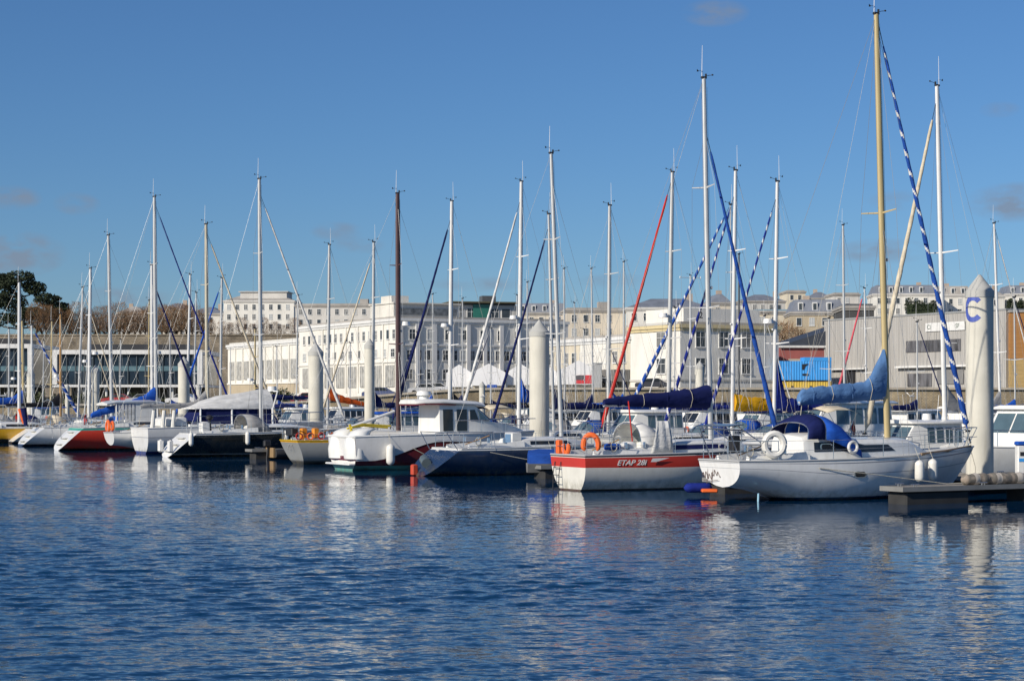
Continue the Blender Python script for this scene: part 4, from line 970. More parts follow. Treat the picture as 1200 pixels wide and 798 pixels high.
# K: nearest white yacht
hmK = hullmat('k_white', (.83,.83,.81), (.02,.05,.12), (.015,.02,.04), .10)
cabK = [(2.55,.85,.72),(2.7,.90,.78),(4.3,.95,.76),(4.45,.95,.60),(5.6,.92,.56),(6.7,.80,.50),(7.5,.6,.12),(7.7,.5,.03)]
K, hK, sK, cK = sailboat('nearest white yacht with a faded denim sail cover and bright blue sprayhood', stern=st_at(842, 56.2), mast_px=1040, top=(1027, 17), L=10.0, B=3.2, fs=1.22, fb=1.52, st='counter',
    hm=hmK, bands=((.055,.075,2),(.26,.272,2)), xmats=(mat('stripe_grey', (.22,.24,.28), .5),), cabin=cabK, mastm=TAN, mr=.115, cover=C_DENIM, bz=1.3, blen=3.3, crise=1.0, cr0=.30, cr1=.24, foresail=(C_ROYAL, C_WHITE), fr=.085, fst=.975,
    Bs=.66, dip=.10, rake=1.3, spr=1, wr=.007, boomdown=-.22)
for x in (4.9,): pass
def porthole(root, h, x, z, w_=.34, hh=.15, side=-1, m=GLASS):
    t = x/h.L; best = min((abs(h.pt(t, r/40, 1).z - z), r/40) for r in range(40))[1]; p = h.pt(t, best, side); b = MB()
    for rr_, e, mi in ((1.0, .012, 0), (.8, .02, 1)):
        b.loft([[Vector((p.x + (w_/2*rr_)*(abs(cos(a))**.5)*(1 if cos(a)>0 else -1), p.y + side*ee, p.z + (hh/2*rr_)*(abs(sin(a))**.6)*(1 if sin(a)>0 else -1))) for a in [2*pi*k/16 for k in range(16)]] for ee in (-.05, e)], m=mi)
    return b.build('porthole', [STEEL, m], root)
porthole(K, hK, 4.2, .78, .48, .20)
b = MB(); wv, hh = interp_st(cabK, 3.4); z = hK.deck_z(3.4)+hh*.5
for e, q, mi in ((.01, 1, 0), (.02,.75,1)): b.loft([[Vector((3.35+.24*q*(abs(cos(a))**.5)*(1 if cos(a)>0 else -1), -wv*.955-ee, z+.10*q*(abs(sin(a))**.5)*(1 if sin(a)>0 else -1))) for a in [2*pi*k/16 for k in range(16)]] for ee in (-.05, e)], m=mi)
b.build('porthole', [STEEL, BLACK], K)
# hood: dark navy arch and a bright blue side
b = MB()
zc = hK.deck_z(3)
def arch(x, wv, hgt, lean, base=.62): return [(x + lean*sin(a), -wv*cos(a), zc + base + hgt*(max(0, sin(a))**.6)) for a in [pi*k/14 for k in range(15)]]
b.loft([arch(2.55,1.0,.50,.20), arch(2.75,1.02,.66,.18), arch(3.0,1.04,.74,.14), arch(3.2,1.04,.74,.1)], closed=False, cap=False)
o = b.build('sprayhood', C_NAVY, K, ang=60); md = o.modifiers.new('t','SOLIDIFY'); md.thickness = .02
b = MB(); b.loft([arch(3.2,1.04,.74,.1), arch(3.55,1.07,.80,.05,.52), arch(3.95,1.11,.76,0,.36), arch(4.35,1.14,.55,0,.14), arch(4.5,1.14,.40,0,.06)], closed=False, cap=False, mf=lambda i,j: 1 if (j >= 2 and 4<=i<=9) else 0)
o = b.build('sprayhood_front', [C_BLUE, GLASSB], K, ang=60); md = o.modifiers.new('t','SOLIDIFY'); md.thickness = .02
b = MB(); b.tube(arch(2.55,1.01,.51,.20), .018, 5); b.tube(arch(3.2,1.05,.75,.1), .016, 5); b.build('hood_frame', STEEL, K)
ring_buoy(K, (1.2, -1.16, hK.deck_z(1.4)+.50), .30, .10, FEND, 'y', name='lifebuoy', sq=1.08, yaw=R(-20))
ring_buoy(K, (4.05, -1.28, hK.deck_z(4)+.36), .16, .05, C_WHITE, 'y', name='coiled_fender_line')
# stern gantry with solar panel
b = MB(); zz = hK.zs(0)
for y in (-.75,.75):
    b.tube([(.25,y,zz),(-.15,y,zz+.95),(.15,y,zz+1.05),(1.0,y,zz+.55),(1.3,y,zz)], .02, 6)
b.tube([(-.15,-.75,zz+.95),(-.15,.75,zz+.95)], .02, 6); b.tube([(.4,-.75,zz+.92),(.4,.75,zz+.92)], .02, 6)
gt = b.build('stern_gantry', STEEL, K)
b = MB(); b.add([(-.2,-.8,zz+1.02),(.35,-.8,zz+1.07),(.35,.8,zz+1.07),(-.2,.8,zz+1.02),(-.2,-.8,zz+1.05),(.35,-.8,zz+1.10),(.35,.8,zz+1.10),(-.2,.8,zz+1.05)], [(0,3,2,1),(4,5,6,7),(0,1,5,4),(1,2,6,5),(2,3,7,6),(3,0,4,7)]); b.build('solar_panel', mat('solar', (.06,.08,.12), .2), gt, False)
b = MB(); b.bev(.35,.62,-.25,.0,zz+.25,zz+.75,.02); b.build('instrument_pod', BLACK, K)
# stern name in script: a looping scrawl across the transom
b = MB(); pts = []
for k in range(75):
    t = k/74; y = lerp(.95, .02, t); z = .72 + .10*sin(t*37)*(1-.3*t) + .12*t + .05*sin(t*11)
    zz_ = max(.48, z); f = (zz_+.1)/(hK.zs(0)+.1); pts.append((.25*(1-f) - .012, y, zz_))
b.tube(pts, .011, 4); b.tube([(.08,.9,.60),(.06,.45,.60),(.05,.1,.64)], .008, 4); b.tube([(.05,.35,1.0),(.09,.5,.52)], .010, 4); b.tube([(.05,.62,1.02),(.09,.75,.5)], .010, 4)
b.build('name_script', mat('script_brown', (.13,.08,.07), .6), K)
for x in (6.35, 7.0): fender(K, hK, x, -1, r=.15, ln=.70, drop=.12)
b = MB(); b.tube([(1.0,-.62,-.1),(1.0,-.64,.25)], .03, 6); b.build('rudder_line', mat('pale_blue', (.35,.6,.75), .5), K)
b = MB(); b.tube([(2.6,-1.5,1.0),(4.5,-1.75,.78),(7.2,-1.9,.45),(8.2,-2.3,.5)], .013, 5); b.tube([(9.7,-.2,1.45),(9.0,-1.2,.9),(8.1,-2.2,.52)], .015, 5); b.build('mooring_line', ROPE, K)
b = MB(); rg = [hK.pt(.66,0,-1)+Vector((0,-.0,.03)), hK.pt(.8,0,-1)+Vector((0,0,.04)), hK.pt(.97,0,-1)+Vector((0,0,.04))]; b.tube(rg, .045, 6); b.build('wooden_rubbing_strake', TEAK, K)

# J: red banded yacht
hmJ = hullmat('j_cream', (.78,.76,.68), (.10,.05,.04), (.03,.02,.02), .05)
RED = mat('hull_red_band', (.55,.045,.03), .35, .06, 1.5, coat=.3)
cabJ = [(3.3,.98,.38),(3.5,1.0,.42),(5.6,.92,.40),(6.8,.65,.25),(7.4,.45,.04)]
J, hJ, sJ, cJ = sailboat('cream yacht with a red band and orange lifebuoy, long navy sail cover above', stern=st_at(665, 63.2), mast_px=833, top=(825, 92), L=8.9, B=2.95, fs=1.18, fb=1.36, st='vert',
    hm=hmJ, bands=((.0,.035,3),(.05,.28,2)), xmats=(RED, BLACK), cabin=cabJ, winm=C_NAVY, mastm=ALU, mr=.10, cover=C_NAVY, bz=1.2, blen=4.25, crise=.05, cr0=.36, cr1=.15, foresail=(C_ROYAL,), fr=.085, fst=.84, Bs=.78, dip=.03, rake=1.0, wr=.006, spr=2, boomdown=-.0)
b = MB(); b.tube([(.05,-.55,.62),(-.10,-.55,.10),(-.10,-.55,-.2)], .016, 5); b.tube([(.05,-.20,.62),(-.10,-.20,.10),(-.10,-.20,-.2)], .016, 5)
b = MB()
for y in (.85,.45): b.tube([(.0,y,.95),(-.07,y,.55),(-.09,y,-.15)], .016, 5)
for z in (.75,.5,.25,.0): b.tube([(-.06,.85,z),(-.06,.45,z)], .014, 5)
b.build('boarding_ladder', BLACK, J)
ring_buoy(J, (.35, -.95, hJ.zs(0)+.36), .25, .095, ORANGE, 'x', -35, 215, 'horseshoe_buoy', 1.35, yaw=R(55))
ring_buoy(J, (.2, .45, hJ.zs(0)+.25), .18, .08, ORANGE, 'x', 140, 400, 'rescue_sling', 1.1)
b = MB(); b.bev(.1,.3,.8,1.0,hJ.zs(0)+.02,hJ.zs(0)+.5,.03); b.build('orange_float', ORANGE, J)
text_mesh('ETAP 28i', .25, WHITE, J, (1.15, -1.296, .86), (pi/2, 0, R(-5.5)), 'boat_name', shear=.35, sx=1.15)
b = MB(); b.add([(2.45,-1.475,1.08),(3.1,-1.515,1.09),(2.6,-1.48,.96),(2.38,-1.465,.96)], [(0,3,2,1)]); b.build('name_swoosh', WHITE, J)
sprayhood(J, hJ, 2.35, 3.5, .95, 1.05, C_WHITE, zb=hJ.deck_z(3)-.0)
b = MB(); rg = []
for k in range(9):
    t = k/8; rg.append([(lerp(lerp(2.62,2.95,q),lerp(3.5,3.42,q),t), -1.12+.16*q*q-.025*sin(t*13+q*3), hJ.deck_z(3)+.03+1.08*q) for q in (0,.25,.5,.75,1)])
b.loft(rg, closed=False, cap=False); o = b.build('side_screen', C_WHITE, J, ang=60); md = o.modifiers.new('t','SOLIDIFY'); md.thickness = .015
b = MB(); b.tube([(2.1,-.5,3.0),(2.15,-.7,hJ.deck_z(2)+.3)], .025, 5); b.build('red_mainsheet', C_RED, J)
b = MB(); b.bev(1.1,1.6,-.9,-.5,hJ.deck_z(1)+.15,hJ.deck_z(1)+.38,.05); b.build('blue_bag', C_BLUE, J)
b = MB(); b.bev(1.75,2.2,-.95,-.45,hJ.deck_z(1)+.15,hJ.deck_z(1)+.45,.08); b.build('white_locker', WHITE, J)
b = MB(); mtop = 0
fender(J, hJ, 5.2, -1, r=.10, ln=.4, drop=.55)
text_mesh('2', .32, BLACK, J, (5.25, -.11, 5.9), (pi/2,0,0), 'mast_number')
b = MB(); b.tube([(4.7,-1.6,.75),(5.6,-1.9,.55),(6.6,-2.2,.55)], .014, 5); b.build('mooring_line', ROPE, J)

# I: blue hulled yacht
hmI = hullmat('i_navy', (.012,.028,.070), (.015,.03,.07), (.01,.012,.02), .08, .15)
I, hI, sI, cI = sailboat('dark blue hulled yacht with a grey outboard bracket at its stern', stern=st_at(496, 75.6), mast_px=658, top=(646, 180), L=9.6, B=3.2, fs=1.08, fb=1.22, st='scoop', hm=hmI,
    bands=((.0,.055,2),), xmats=(WHITE,), cabin=[(4.0,1.1,.36),(4.3,1.1,.4),(6.2,.95,.36),(7.3,.6,.18),(7.6,.5,.03)], mastm=ALU, mr=.095, foresail=None, Bs=.85, dip=.02, spr=2, fst=.9)
b = MB(); b.tube([(.2,.35,.65),(.05,-.2,.5)], .2, 10); o = b.build('outboard_cowl', mat('cowl_grey', (.10,.13,.14), .3), I)
b = MB(); b.bev(-.35,-.1,.25,.5,.0,.45,.04); b.build('red_fuel_tank', mat('fuel_red', (.55,.07,.03), .4), I)
text_mesh('M3', .22, WHITE, I, (.62,.15,.98), (R(50),0,R(-90)), 'stern_lettering')
b = MB(); b.tube([(.4,-1.3,1.75),(2.4,-1.5,1.75),(2.5,-1.5,1.05)], .02, 5); b.tube([(.4,-1.3,1.75),(.9,-1.3,1.05)], .02, 5); b.tube([(.5,1.3,1.75),(.9,1.3,1.05)], .02, 5); b.tube([(.4,-1.3,1.75),(.5,1.3,1.75)], .02, 5); b.build('grey_rail', STEEL, I)
b = MB(); b.bev(3.55,4.0,-.95,-.3,hI.deck_z(3.8)-.05,hI.deck_z(3.8)+.62,.03); b.build('companionway', WHITE, I)
b = MB(); b.box(3.52,3.549,-.85,-.4,hI.deck_z(3.8)+.08,hI.deck_z(3.8)+.55); b.build('companion_door', mat('pale_blue_door', (.12,.22,.36), .3), I)
fender(I, hI, 4.9, -1, r=.13, ln=.62, drop=.05)
b = MB(); b.tube([(2.2,-1.62,.95),(4.0,-1.9,.6),(5.6,-2.3,.5)], .014, 5); b.build('mooring_line', ROPE, I)

# H: maroon motor boat with pilot house
MAR = mat('hull_maroon', (.13,.014,.020), .25, .08, 1.2, coat=.5); TEAL = (.10,.34,.28)
hH = Hull(9.6, 3.3, 1.45, 1.60, 'vert', .88, dip=-.02, rake=.8, kd=.5, V=1.6)
sH = st_at(400, 82.0); H = empty('motor_boat', (sH.x, sH.y, 0), TH, 'maroon and white motor boat with a white wheelhouse and orange stripe under its roof', 'motor boat', 'motor boats moored in the marina')
hmH = hullmat('h_white', (.78,.77,.74), TEAL, TEAL, .20); hmM = mat('hull_h_maroon', (.13,.014,.020), .25, .08, 1.2, coat=.5, water=((.20, TEAL), (.14, TEAL)))
hH.build(H, [hmM, hmH, hmM], bands=((.50,.62,2),), rail=WHITE, rail_r=.06)
# white upper topsides sweep: a raised bulwark skin over the maroon
b = MB(); rg = []
for k in range(21):
    t = k/20; r1 = lerp(.62, .15, sm((t-.06)/.36)) if t < .42 else lerp(.15, .20, (t-.42)/.58)
    rg.append([hH.pt(t, lerp(0, r1, q/4), -1) + Vector((0,-.03,.0)) for q in range(5)])
b.loft(rg, closed=False, cap=False)
rg = [[Vector((p.x, -p.y, p.z)) for p in r_] for r_ in rg]; b.loft(rg, closed=False, cap=False); b.build('white_topside', hmH, H, ang=50)
b = MB()      # rounded stern quarters
for y in (-.85, .85):
    b.loft([[( -.10+q[0]*1.0, y+.62*cos(a), .55+q[1]*(1+ .0)) for a in [2*pi*k/12 for k in range(12)]] for q in [(0,0)]] , cap=False) if False else None
    rg = []
    for zt_, xo, wv in ((.50,-.16,.66),(.9,-.20,.66),(1.35,-.12,.62),(1.68,.1,.52),(1.82,.45,.34)):
        rg.append([(xo + .5*(1-cos(a))*.9, y + wv*sin(a), zt_) for a in [2*pi*k/14 for k in range(14)]])
    b.loft(rg)
b.build('stern_quarter', WHITE, H, ang=50)
b = MB(); b.bev(-.22,.1,-1.30,1.30,.22,.32,.03); b.build('bathing_platform', WHITE, H)
wh = [(2.6,1.12,2.0),(2.75,1.14,2.06),(4.3,1.12,2.08),(5.5,1.05,1.2),(6.6,.95,.95),(8.2,.6,.55),(8.6,.4,.1)]
z0 = hH.deck_z(3)
b = MB()      # wheelhouse
rg = []
for x, wv, zt_ in ((4.25,1.12,1.32),(6.0,1.12,1.32)): rg.append([(x,-wv,z0-.1),(x,-wv*.94,z0+zt_),(x,wv*.94,z0+zt_),(x,wv,z0-.1)])
rg.append([(6.95,-1.02,z0-.1),(6.85,-.99,z0+.58),(6.85,.99,z0+.58),(6.95,1.02,z0-.1)])
rg.append([(8.4,-.6,z0-.1),(8.3,-.56,z0+.34),(8.3,.56,z0+.34),(8.4,.6,z0-.1)])
rg.append([(8.9,-.3,z0-.1),(8.9,-.28,z0+.15),(8.9,.28,z0+.15),(8.9,.3,z0-.1)])
b.loft(rg); wo = b.build('wheelhouse', WHITE, H, ang=25)
b = MB()
def panel(b, pts, off=(0,-.02,0)):
    o_ = Vector(off); a = [Vector(p)+o_ for p in pts]; c = [Vector(p)-o_*1.5 for p in pts]; n = len(pts)
    b.add(a + c, [tuple(range(n)), tuple(range(2*n-1, n-1, -1))] + [(i, (i+1)%n, n+(i+1)%n, n+i)[::-1] for i in range(n)])
def sidept(x, z): return (x, -(1.12 - .067*(z/1.32)), z0+z)
for x0_, x1_, za, zb_ in ((4.42,4.90,.16,1.12),(5.10,5.60,.16,1.12)):
    b = MB(); panel(b, [sidept(x0_,za), sidept(x1_,za), sidept(x1_,zb_), sidept(x0_,zb_)]); b.build('window', GLASS, wo, False)
b = MB(); panel(b, [sidept(5.76,.62), sidept(6.2,.62), sidept(6.0,1.1), sidept(5.76,1.1)]); b.build('window', GLASS, wo, False)
b = MB()
vs = [(6.02,-.98,z0+1.26),(6.02,.98,z0+1.26),(6.83,.95,z0+.62),(6.83,-.95,z0+.62)]
b.add([Vector(v)+Vector((.05,0,.04)) for v in vs]+[Vector(v) for v in vs], [(0,1,2,3),(7,6,5,4),(0,3,7,4),(1,5,6,2),(0,4,5,1),(3,2,6,7)]); b.build('windscreen', GLASSB, wo, False)
b = MB(); panel(b, [(6.28,-1.085,z0+.66),(6.76,-1.05,z0+.60),(6.16,-1.065,z0+1.1)], (0,-.015,0)); b.build('window', GLASSB, wo, False)
b = MB(); rg = []
for x, zt_, wv in ((3.2,1.42,.9),(3.5,1.46,1.15),(4.5,1.46,1.22),(6.1,1.36,1.2),(6.55,1.28,1.05)):
    rg.append([(x,-wv,z0+zt_-.06),(x,-wv*1.01,z0+zt_-.0),(x,-wv*.8,z0+zt_+.12),(x,wv*.8,z0+zt_+.12),(x,wv*1.01,z0+zt_),(x,wv,z0+zt_-.06)])
b.loft(rg); ro = b.build('roof', WHITE, wo, ang=40)
b = MB(); rg = []
for x, zt_, wv in ((3.18,1.34,.88),(3.5,1.37,1.13),(4.3,1.37,1.2),(5.0,1.35,1.19)): rg.append([(x,-wv,z0+zt_-.05),(x,-wv,z0+zt_+.01),(x,wv,z0+zt_+.01),(x,wv,z0+zt_-.05)])
b.loft(rg); b.build('maroon_trim', MAR, ro, False)
b = MB(); b.tube([(4.0,0,z0+1.5),(4.0,0,z0+1.75)], [.25,.2], 10); b.tube([(4.0,0,z0+1.75),(4.0,0,z0+1.93)], [.36,.3], 14); b.build('radar', WHITE, ro)
b = MB(); b.box(1.5,3.9,-1.0,1.0,hH.zs(0)+.02,hH.zs(0)+.16); b.build('yellow_oars', mat('yellow_gear', (.62,.47,.03), .5, .2, 4), H) if False else None
b = MB(); b.tube([(.4,-.2,1.85),(1.0,.0,1.98),(2.4,.1,1.9)], .05, 6); b.tube([(.4,.3,1.8),(1.2,.3,1.92),(2.4,.4,1.82)], .05, 6); b.tube([(.5,0,1.6),(.4,0,1.98)], .06, 6); b.build('yellow_rack', mat('yellow_gear', (.62,.47,.03), .5, .2, 4), H)
b = MB(); zz = hH.zs(.6)
pp = [(4.8,-1.5),(6.2,-1.35),(7.6,-1.0),(9.0,-.45),(9.7,0)]
b.tube([(x,y,hH.deck_z(x)+.6) for x,y in pp] + [(x,-y,hH.deck_z(x)+.6) for x,y in pp[::-1]], .018, 5)
for x,y in pp[:-1]:
    for s in (1,-1): b.tube([(x,y*s,hH.deck_z(x)+.6),(x,y*s,hH.deck_z(x))], .016, 5)
b.build('guard_rails', STEEL, H)
fender(H, hH, 1.55, -1, r=.19, ln=.95, drop=.32)
b = MB(); b.tube([(2.2,-1.55,1.2),(3.3,-1.75,.62),(4.5,-1.8,.5),(5.5,-2.1,.5)], .016, 5); b.build('mooring_line', ROPE, H)
# gold scroll mark on the maroon side
b = MB(); pts = [Vector((4.35+.9*t, -1.66, 1.02+.09*sin(t*16)*(1-t))) for t in [k/40 for k in range(41)]]; b.tube(pts, .018, 4); b.build('gold_script', mat('gold_paint', (.62,.50,.36), .5), H)

# G: grey ketch with wine mast
hmG = hullmat('g_grey', (.33,.34,.33), (.12,.12,.12), (.03,.03,.03), .18, .4)
G, hG, sG, cG = sailboat('grey steel yacht with orange gear on its rail and a wine red mast', stern=st_at(338, 89.5), mast_px=467, top=(466, 227), L=9.8, B=3.1, fs=1.12, fb=1.35, st='fwd', hm=hmG, bands=((.0,.06,2),), xmats=(C_YELL,),
    mastm=WINE, mr=.13, Bs=.72, dip=.08, rail=mat('yellow_rail', (.55,.36,.02), .5), cabm=CREAM, fst=.96, cover=None, kit=('radar',))
for x,y in ((.35,-.8),(.9,-.95)): b = MB(); b.bev(x,x+.3,y,y+.3,hG.zs(0)+.05,hG.zs(0)+.62,.05); b.build('orange_canister', mat('orange_can', (.75,.28,.02), .5), G)
for k in range(4):
    b = MB(); x = .15+.55*k; b.tube([Vector((x+.16*cos(a), -1.0-.05*k, hG.zs(0)+.22+.15*sin(a))) for a in [2*pi*q/10 for q in range(11)]], .035, 6); b.build('orange_rope_coil', ORANGE if k % 2 else C_RED, G)
b = MB()
for y in (-.9,0,.9): b.tube([(.2,y,1.1),(.1,y,1.75)], .02, 5)
b.tube([(.1,-.9,1.7),(.1,.9,1.7)], .03, 5); b.bev(-.05,.3,-.5,.3,1.35,1.75,.05); b.build('stern_frame', BLACK, G)
b = MB(); b.tube([(2.0,-.2,1.35),(5.6,.1,2.5)], [.09,.07], 8); b.build('spinnaker_pole', ALUW, G)
b = MB(); b.bev(2.3,3.3,-1.75,-1.45,.2,.62,.08); b.build('white_box_fender', FEND, G)
b = MB(); b.tube([(-.02,-.3,.7),(.1,-.25,1.0)], .02, 5); b.tube([(-.0,.1,.7),(.1,.12,1.0)], .02, 5); b.build('stern_marks', C_GREY, G)

# F: black hull
hmF = hullmat('f_black', (.010,.014,.018), (.25,.25,.25), (.012,.012,.014), .20, .15)
Fb, hF, sF, cF = sailboat('black hulled yacht with white swim stern and white fenders', stern=st_at(198, 100.5), mast_px=306, top=(304, 210), L=10.5, B=3.3, fs=1.25, fb=1.45, st='scoop', hm=hmF, bands=((.0,.05,2),), xmats=(WHITE,), tmat=WHITE, Bs=.86, dip=.02,
    cabin=[(4.6,1.1,.35),(4.8,1.1,.42),(7.0,.95,.34),(8.3,.5,.15),(8.6,.4,.03)], mastm=ALU, mr=.11, foresail=(C_WHITE,), fr=.075, fst=.93, hood=C_GREY)
for y in (-.95,.70): b = MB(); b.bev(-.35,-.05,y,y+.25,.25,.95,.08); b.build('stern_bracket', WHITE, Fb)
def treads(root, h, n=3, wv=.55):
    for k in range(n):
        f = .32 + .5*k/(n-1); x = lerp(-.25, 1.05, f**1.4); z = f*(h.zs(0)+.1)-.1; b = MB(); b.bev(x-.16, x+.16, -wv, wv, z-.02, z+.04, .01); b.build('tread', DECK, root)
treads(Fb, hF)
b = MB(); b.tube([(2.2,-.2,1.3),(2.2,-.2,2.05)], [.12,.08], 8); b.ball((2.2,-.2,2.12), .22, 10, (1,1,.7)); b.build('steering_pedestal', BLACK, Fb)
b = MB(); b.bev(1.5,2.0,-.9,-.4,1.25,1.9,.08); b.build('white_locker', WHITE, Fb)
for x in (.7, 3.8, 6.0): fender(Fb, hF, x, -1, r=.13, ln=.75, drop=-.1)

# E: motor cruiser under a white cover
hE = Hull(11.5, 3.6, 1.45, 1.75, 'vert', .9, dip=0, rake=1.3, kd=.5)
sE = st_at(163, 107.5); E = empty('motor_cruiser', (sE.x, sE.y, 0), TH, 'white motor cruiser with a navy screened saloon under a white peaked cover', 'motor boat', 'motor boats moored in the marina')
hmE = hullmat('e_white', (.76,.76,.74), (.02,.04,.25), (.02,.04,.25), .14)
hE.build(E, [hmE, hmE, mat('stripe_grey')] if False else [hmE, hmE, MATS['stripe_grey']], bands=((.30,.32,2),), rail=ALUW)
z = hE.deck_z(5)
b = MB(); rg = [[(x,-wv,z-.05),(x+dx,-wv*.86,z+.98),(x+dx,wv*.86,z+.98),(x,wv,z-.05)] for x,dx,wv in ((2.7,.7,1.35),(5.5,0,1.4),(8.2,-.55,1.15))]; b.loft(rg); so_ = b.build('saloon', C_NAVY, E, ang=25)
b = MB(); b.box(2.55,8.4,-1.42,1.42,z-.08,z+.1); b.build('saloon_base', WHITE, E, False)
for x in (3.2,5.1,7.6): b = MB(); b.tube([(x,-1.39,z+.05),(x+.05,-1.22,z+1.0)], .06, 6); b.build('window_post', WHITE, so_)
b = MB(); rg = []
for x, zr, wv in ((2.9,.06,1.25),(3.6,.42,1.28),(4.6,.72,1.3),(6.2,.92,1.28),(7.4,1.15,1.15),(7.9,1.1,1.0)):
    rg.append([(x,-wv,z+.96),(x,-wv*1.0,z+1.0),(x,-wv*.5,z+1.0+zr*.62),(x,0,z+1.0+zr),(x,wv*.5,z+1.0+zr*.62),(x,wv,z+1.0),(x,wv,z+.96)])
b.loft(rg); b.build('canvas_cover', C_WHITE, E, ang=60)
b = MB(); b.tube([(7.7,-1.1,z+.9),(8.1,-.9,z+2.0),(8.1,.9,z+2.0),(7.7,1.1,z+.9)], .05, 6); b.tube([(8.1,0,z+2.0),(8.1,0,z+2.3)], [.3,.25], 10); b.build('radar_arch', WHITE, E)
b = MB()
for x in (.4,1.0,1.6): b.tube([(x,-1.2,z-.1),(x+.1,-1.2,z+.9)], [.13,.11], 8)
b.build('rolled_fenders', FEND, E)
b = MB(); b.bev(1.2,2.6,-.9,.9,z-.1,z+.5,.1); b.build('cockpit_seat', WHITE, E)
porthole(E, hE, 4.3, 1.05, .5, .14)
b = MB()
pp = [(2.9,-1.7),(6,-1.7),(8.5,-1.3),(10.2,-.7),(11.4,0)]
b.tube([(x,y,hE.deck_z(x)+.6) for x,y in pp]+[(x,-y,hE.deck_z(x)+.6) for x,y in pp[::-1]], .02, 5)
for x,y in pp[:-1]:
    for s in (1,-1): b.tube([(x,y*s,hE.deck_z(x)+.6),(x,y*s,hE.deck_z(x))], .018, 5)
b.build('guard_rails', STEEL, E)

# D, C, B, A
Db, hD, _, _ = sailboat('white yacht with a tan mast and an orange horseshoe buoy right of the red hull', stern=st_at(127, 109.5), mast_px=243, top=(241.5, 263), L=10.8, B=3.3, fs=1.15, fb=1.4, st='counter', mastm=mat('pale_tan_mast', (.55,.50,.38), .4), mr=.11,
    foresail=(C_BEIGE,), fr=.075, fst=.95, cover=C_GREY, bz=1.0, blen=4.0, Bs=.6, kit=('horseshoe',), fend=1)
for y in (.4,): ring_buoy(Db, (.1, y, hD.zs(0)+.35), .26, .10, ORANGE, 'x', -60, 240, 'horseshoe_buoy', 1.2)
hmC = hullmat('c_red', (.66,.05,.025), (.03,.02,.02), (.03,.02,.02), .12); 
Cb, hC, sC, _ = sailboat('bright red hulled yacht with a hard top and green deck edge', stern=st_at(70, 114.5), mast_px=183, top=(181, 231), L=11.5, B=3.6, fs=1.35, fb=1.6, st='scoop', hm=hmC, bands=((.0,.10,2),), tmat=WHITE, xmats=(mat('green_sheer', (.05,.33,.26), .5),),
    mastm=ALU, mr=.12, foresail=(C_DKBLUE,), fr=.06, fst=.96, cover=C_BLUE, bz=1.2, blen=4.0, crise=.35, cr0=.26, cr1=.2, boomdown=-1.1, Bs=.85, dip=.0)
treads(Cb, hC)
b = MB(); b.tube([(-.2,-1.1,.7),(-.25,-1.1,1.5),(.6,-1.1,1.9)], .02, 5); b.tube([(-.2,.9,.7),(-.25,.9,1.5),(.6,.9,1.9)], .02, 5); b.build('stern_rail', STEEL, Cb)
b = MB(); z = hC.deck_z(4)
rg = []
for x, dz in ((2.6,1.42),(3.2,1.52),(5.6,1.55),(6.4,1.42)): rg.append([(x,-1.15,z+dz-.1),(x,-1.2,z+dz),(x,0,z+dz+.12),(x,1.2,z+dz),(x,1.15,z+dz-.1)])
b.loft(rg); ht = b.build('hard_top', WHITE, Cb, ang=50)
b = MB()
for x,y in ((3.2,-1.1),(3.2,1.1),(5.8,-1.1),(5.8,1.1)): b.tube([(x,y,z),(x,y,z+1.45)], .05, 6)
b.build('hard_top_posts', ALUW, ht)
b = MB()
for k in range(5): b.box(3.3+.22*k,3.45+.22*k,-1.12,-1.08,z,z+1.4)
b.build('clear_curtain', C_WHITE, ht, False)
for y in (-1.10,1.06): b = MB(); b.box(4.4,5.5,y,y+.04,z-.05,z+1.4); b.build('side_wall', WHITE, ht, False)
B_, hB, sB, _ = sailboat('white yacht with a rolled ensign on its stern, left of the red hull', stern=st_at(27, 125.5), mast_px=131, top=(127, 276), L=11.0, B=3.5, fs=1.2, fb=1.45, st='scoop', mastm=ALU, mr=.11, Bs=.84, dip=0, foresail=None, kit=('arch',))
b = MB(); z = hB.zs(0)
b.tube([(.15,-.2,z+.15),(.0,-.1,z+1.35)], [.12,.22], 8); o = b.build('rolled_flag', C_NAVY, B_); 
b = MB(); b.tube([(.1,.2,z+.3),(-.1,.35,z+1.3)], [.1,.18], 8); b.build('orange_dan_buoy', ORANGE, B_)
treads(B_, hB)
hmA = hullmat('a_yellow', (.60,.33,.015), (.01,.01,.01), (.01,.01,.01), .30)
sailboat('yellow hulled yacht at the left edge of the front row', stern=st_at(-62, 133.5), mast_px=22.5, top=(22.5, 331), L=10.5, B=3.2, fs=1.05, fb=1.25, st='vert', hm=hmA, mastm=ALUW, mr=.12, spr=2)

# ------------------------------------------------------------------ the remaining masts
HR = random.Random(3)
def near(px, top, label, o_=-4.2, **k):
    k.setdefault('hood', HR.choice((C_NAVY, C_GREY, C_BLUE, C_BEIGE, None))); k.setdefault('kit', HR.choice((('dinghy','windgen'), ('arch','bimini'), ('horseshoe','dinghy'), ('radar','flag'))))
    return sailboat(label, mast_px=px, top=top, o_=o_, side=1, detail=False, **k)
def far(px, top, label, o_=7.6, **k):
    k.setdefault('hood', HR.choice((C_NAVY, C_GREY, C_BLUE, C_BEIGE, C_ROYAL))); k.setdefault('kit', HR.choice((('bimini',), ('arch','horseshoe_y','dinghy'), ('horseshoe','windgen'), ('flag','bimini','radar')))); k.setdefault('fend', 2)
    return sailboat(label, mast_px=px, top=top, o_=o_, side=-1, detail=False, **k)
far(1108, (1098,101), 'white yacht behind the lettered pile with a cream furled sail leaning left', foresail=(C_BEIGE,), fr=.115, fst=.95, mr=.11, cover=C_GREY, blen=3.2, mastm=ALUW, hood=None, L=10, spr=1)
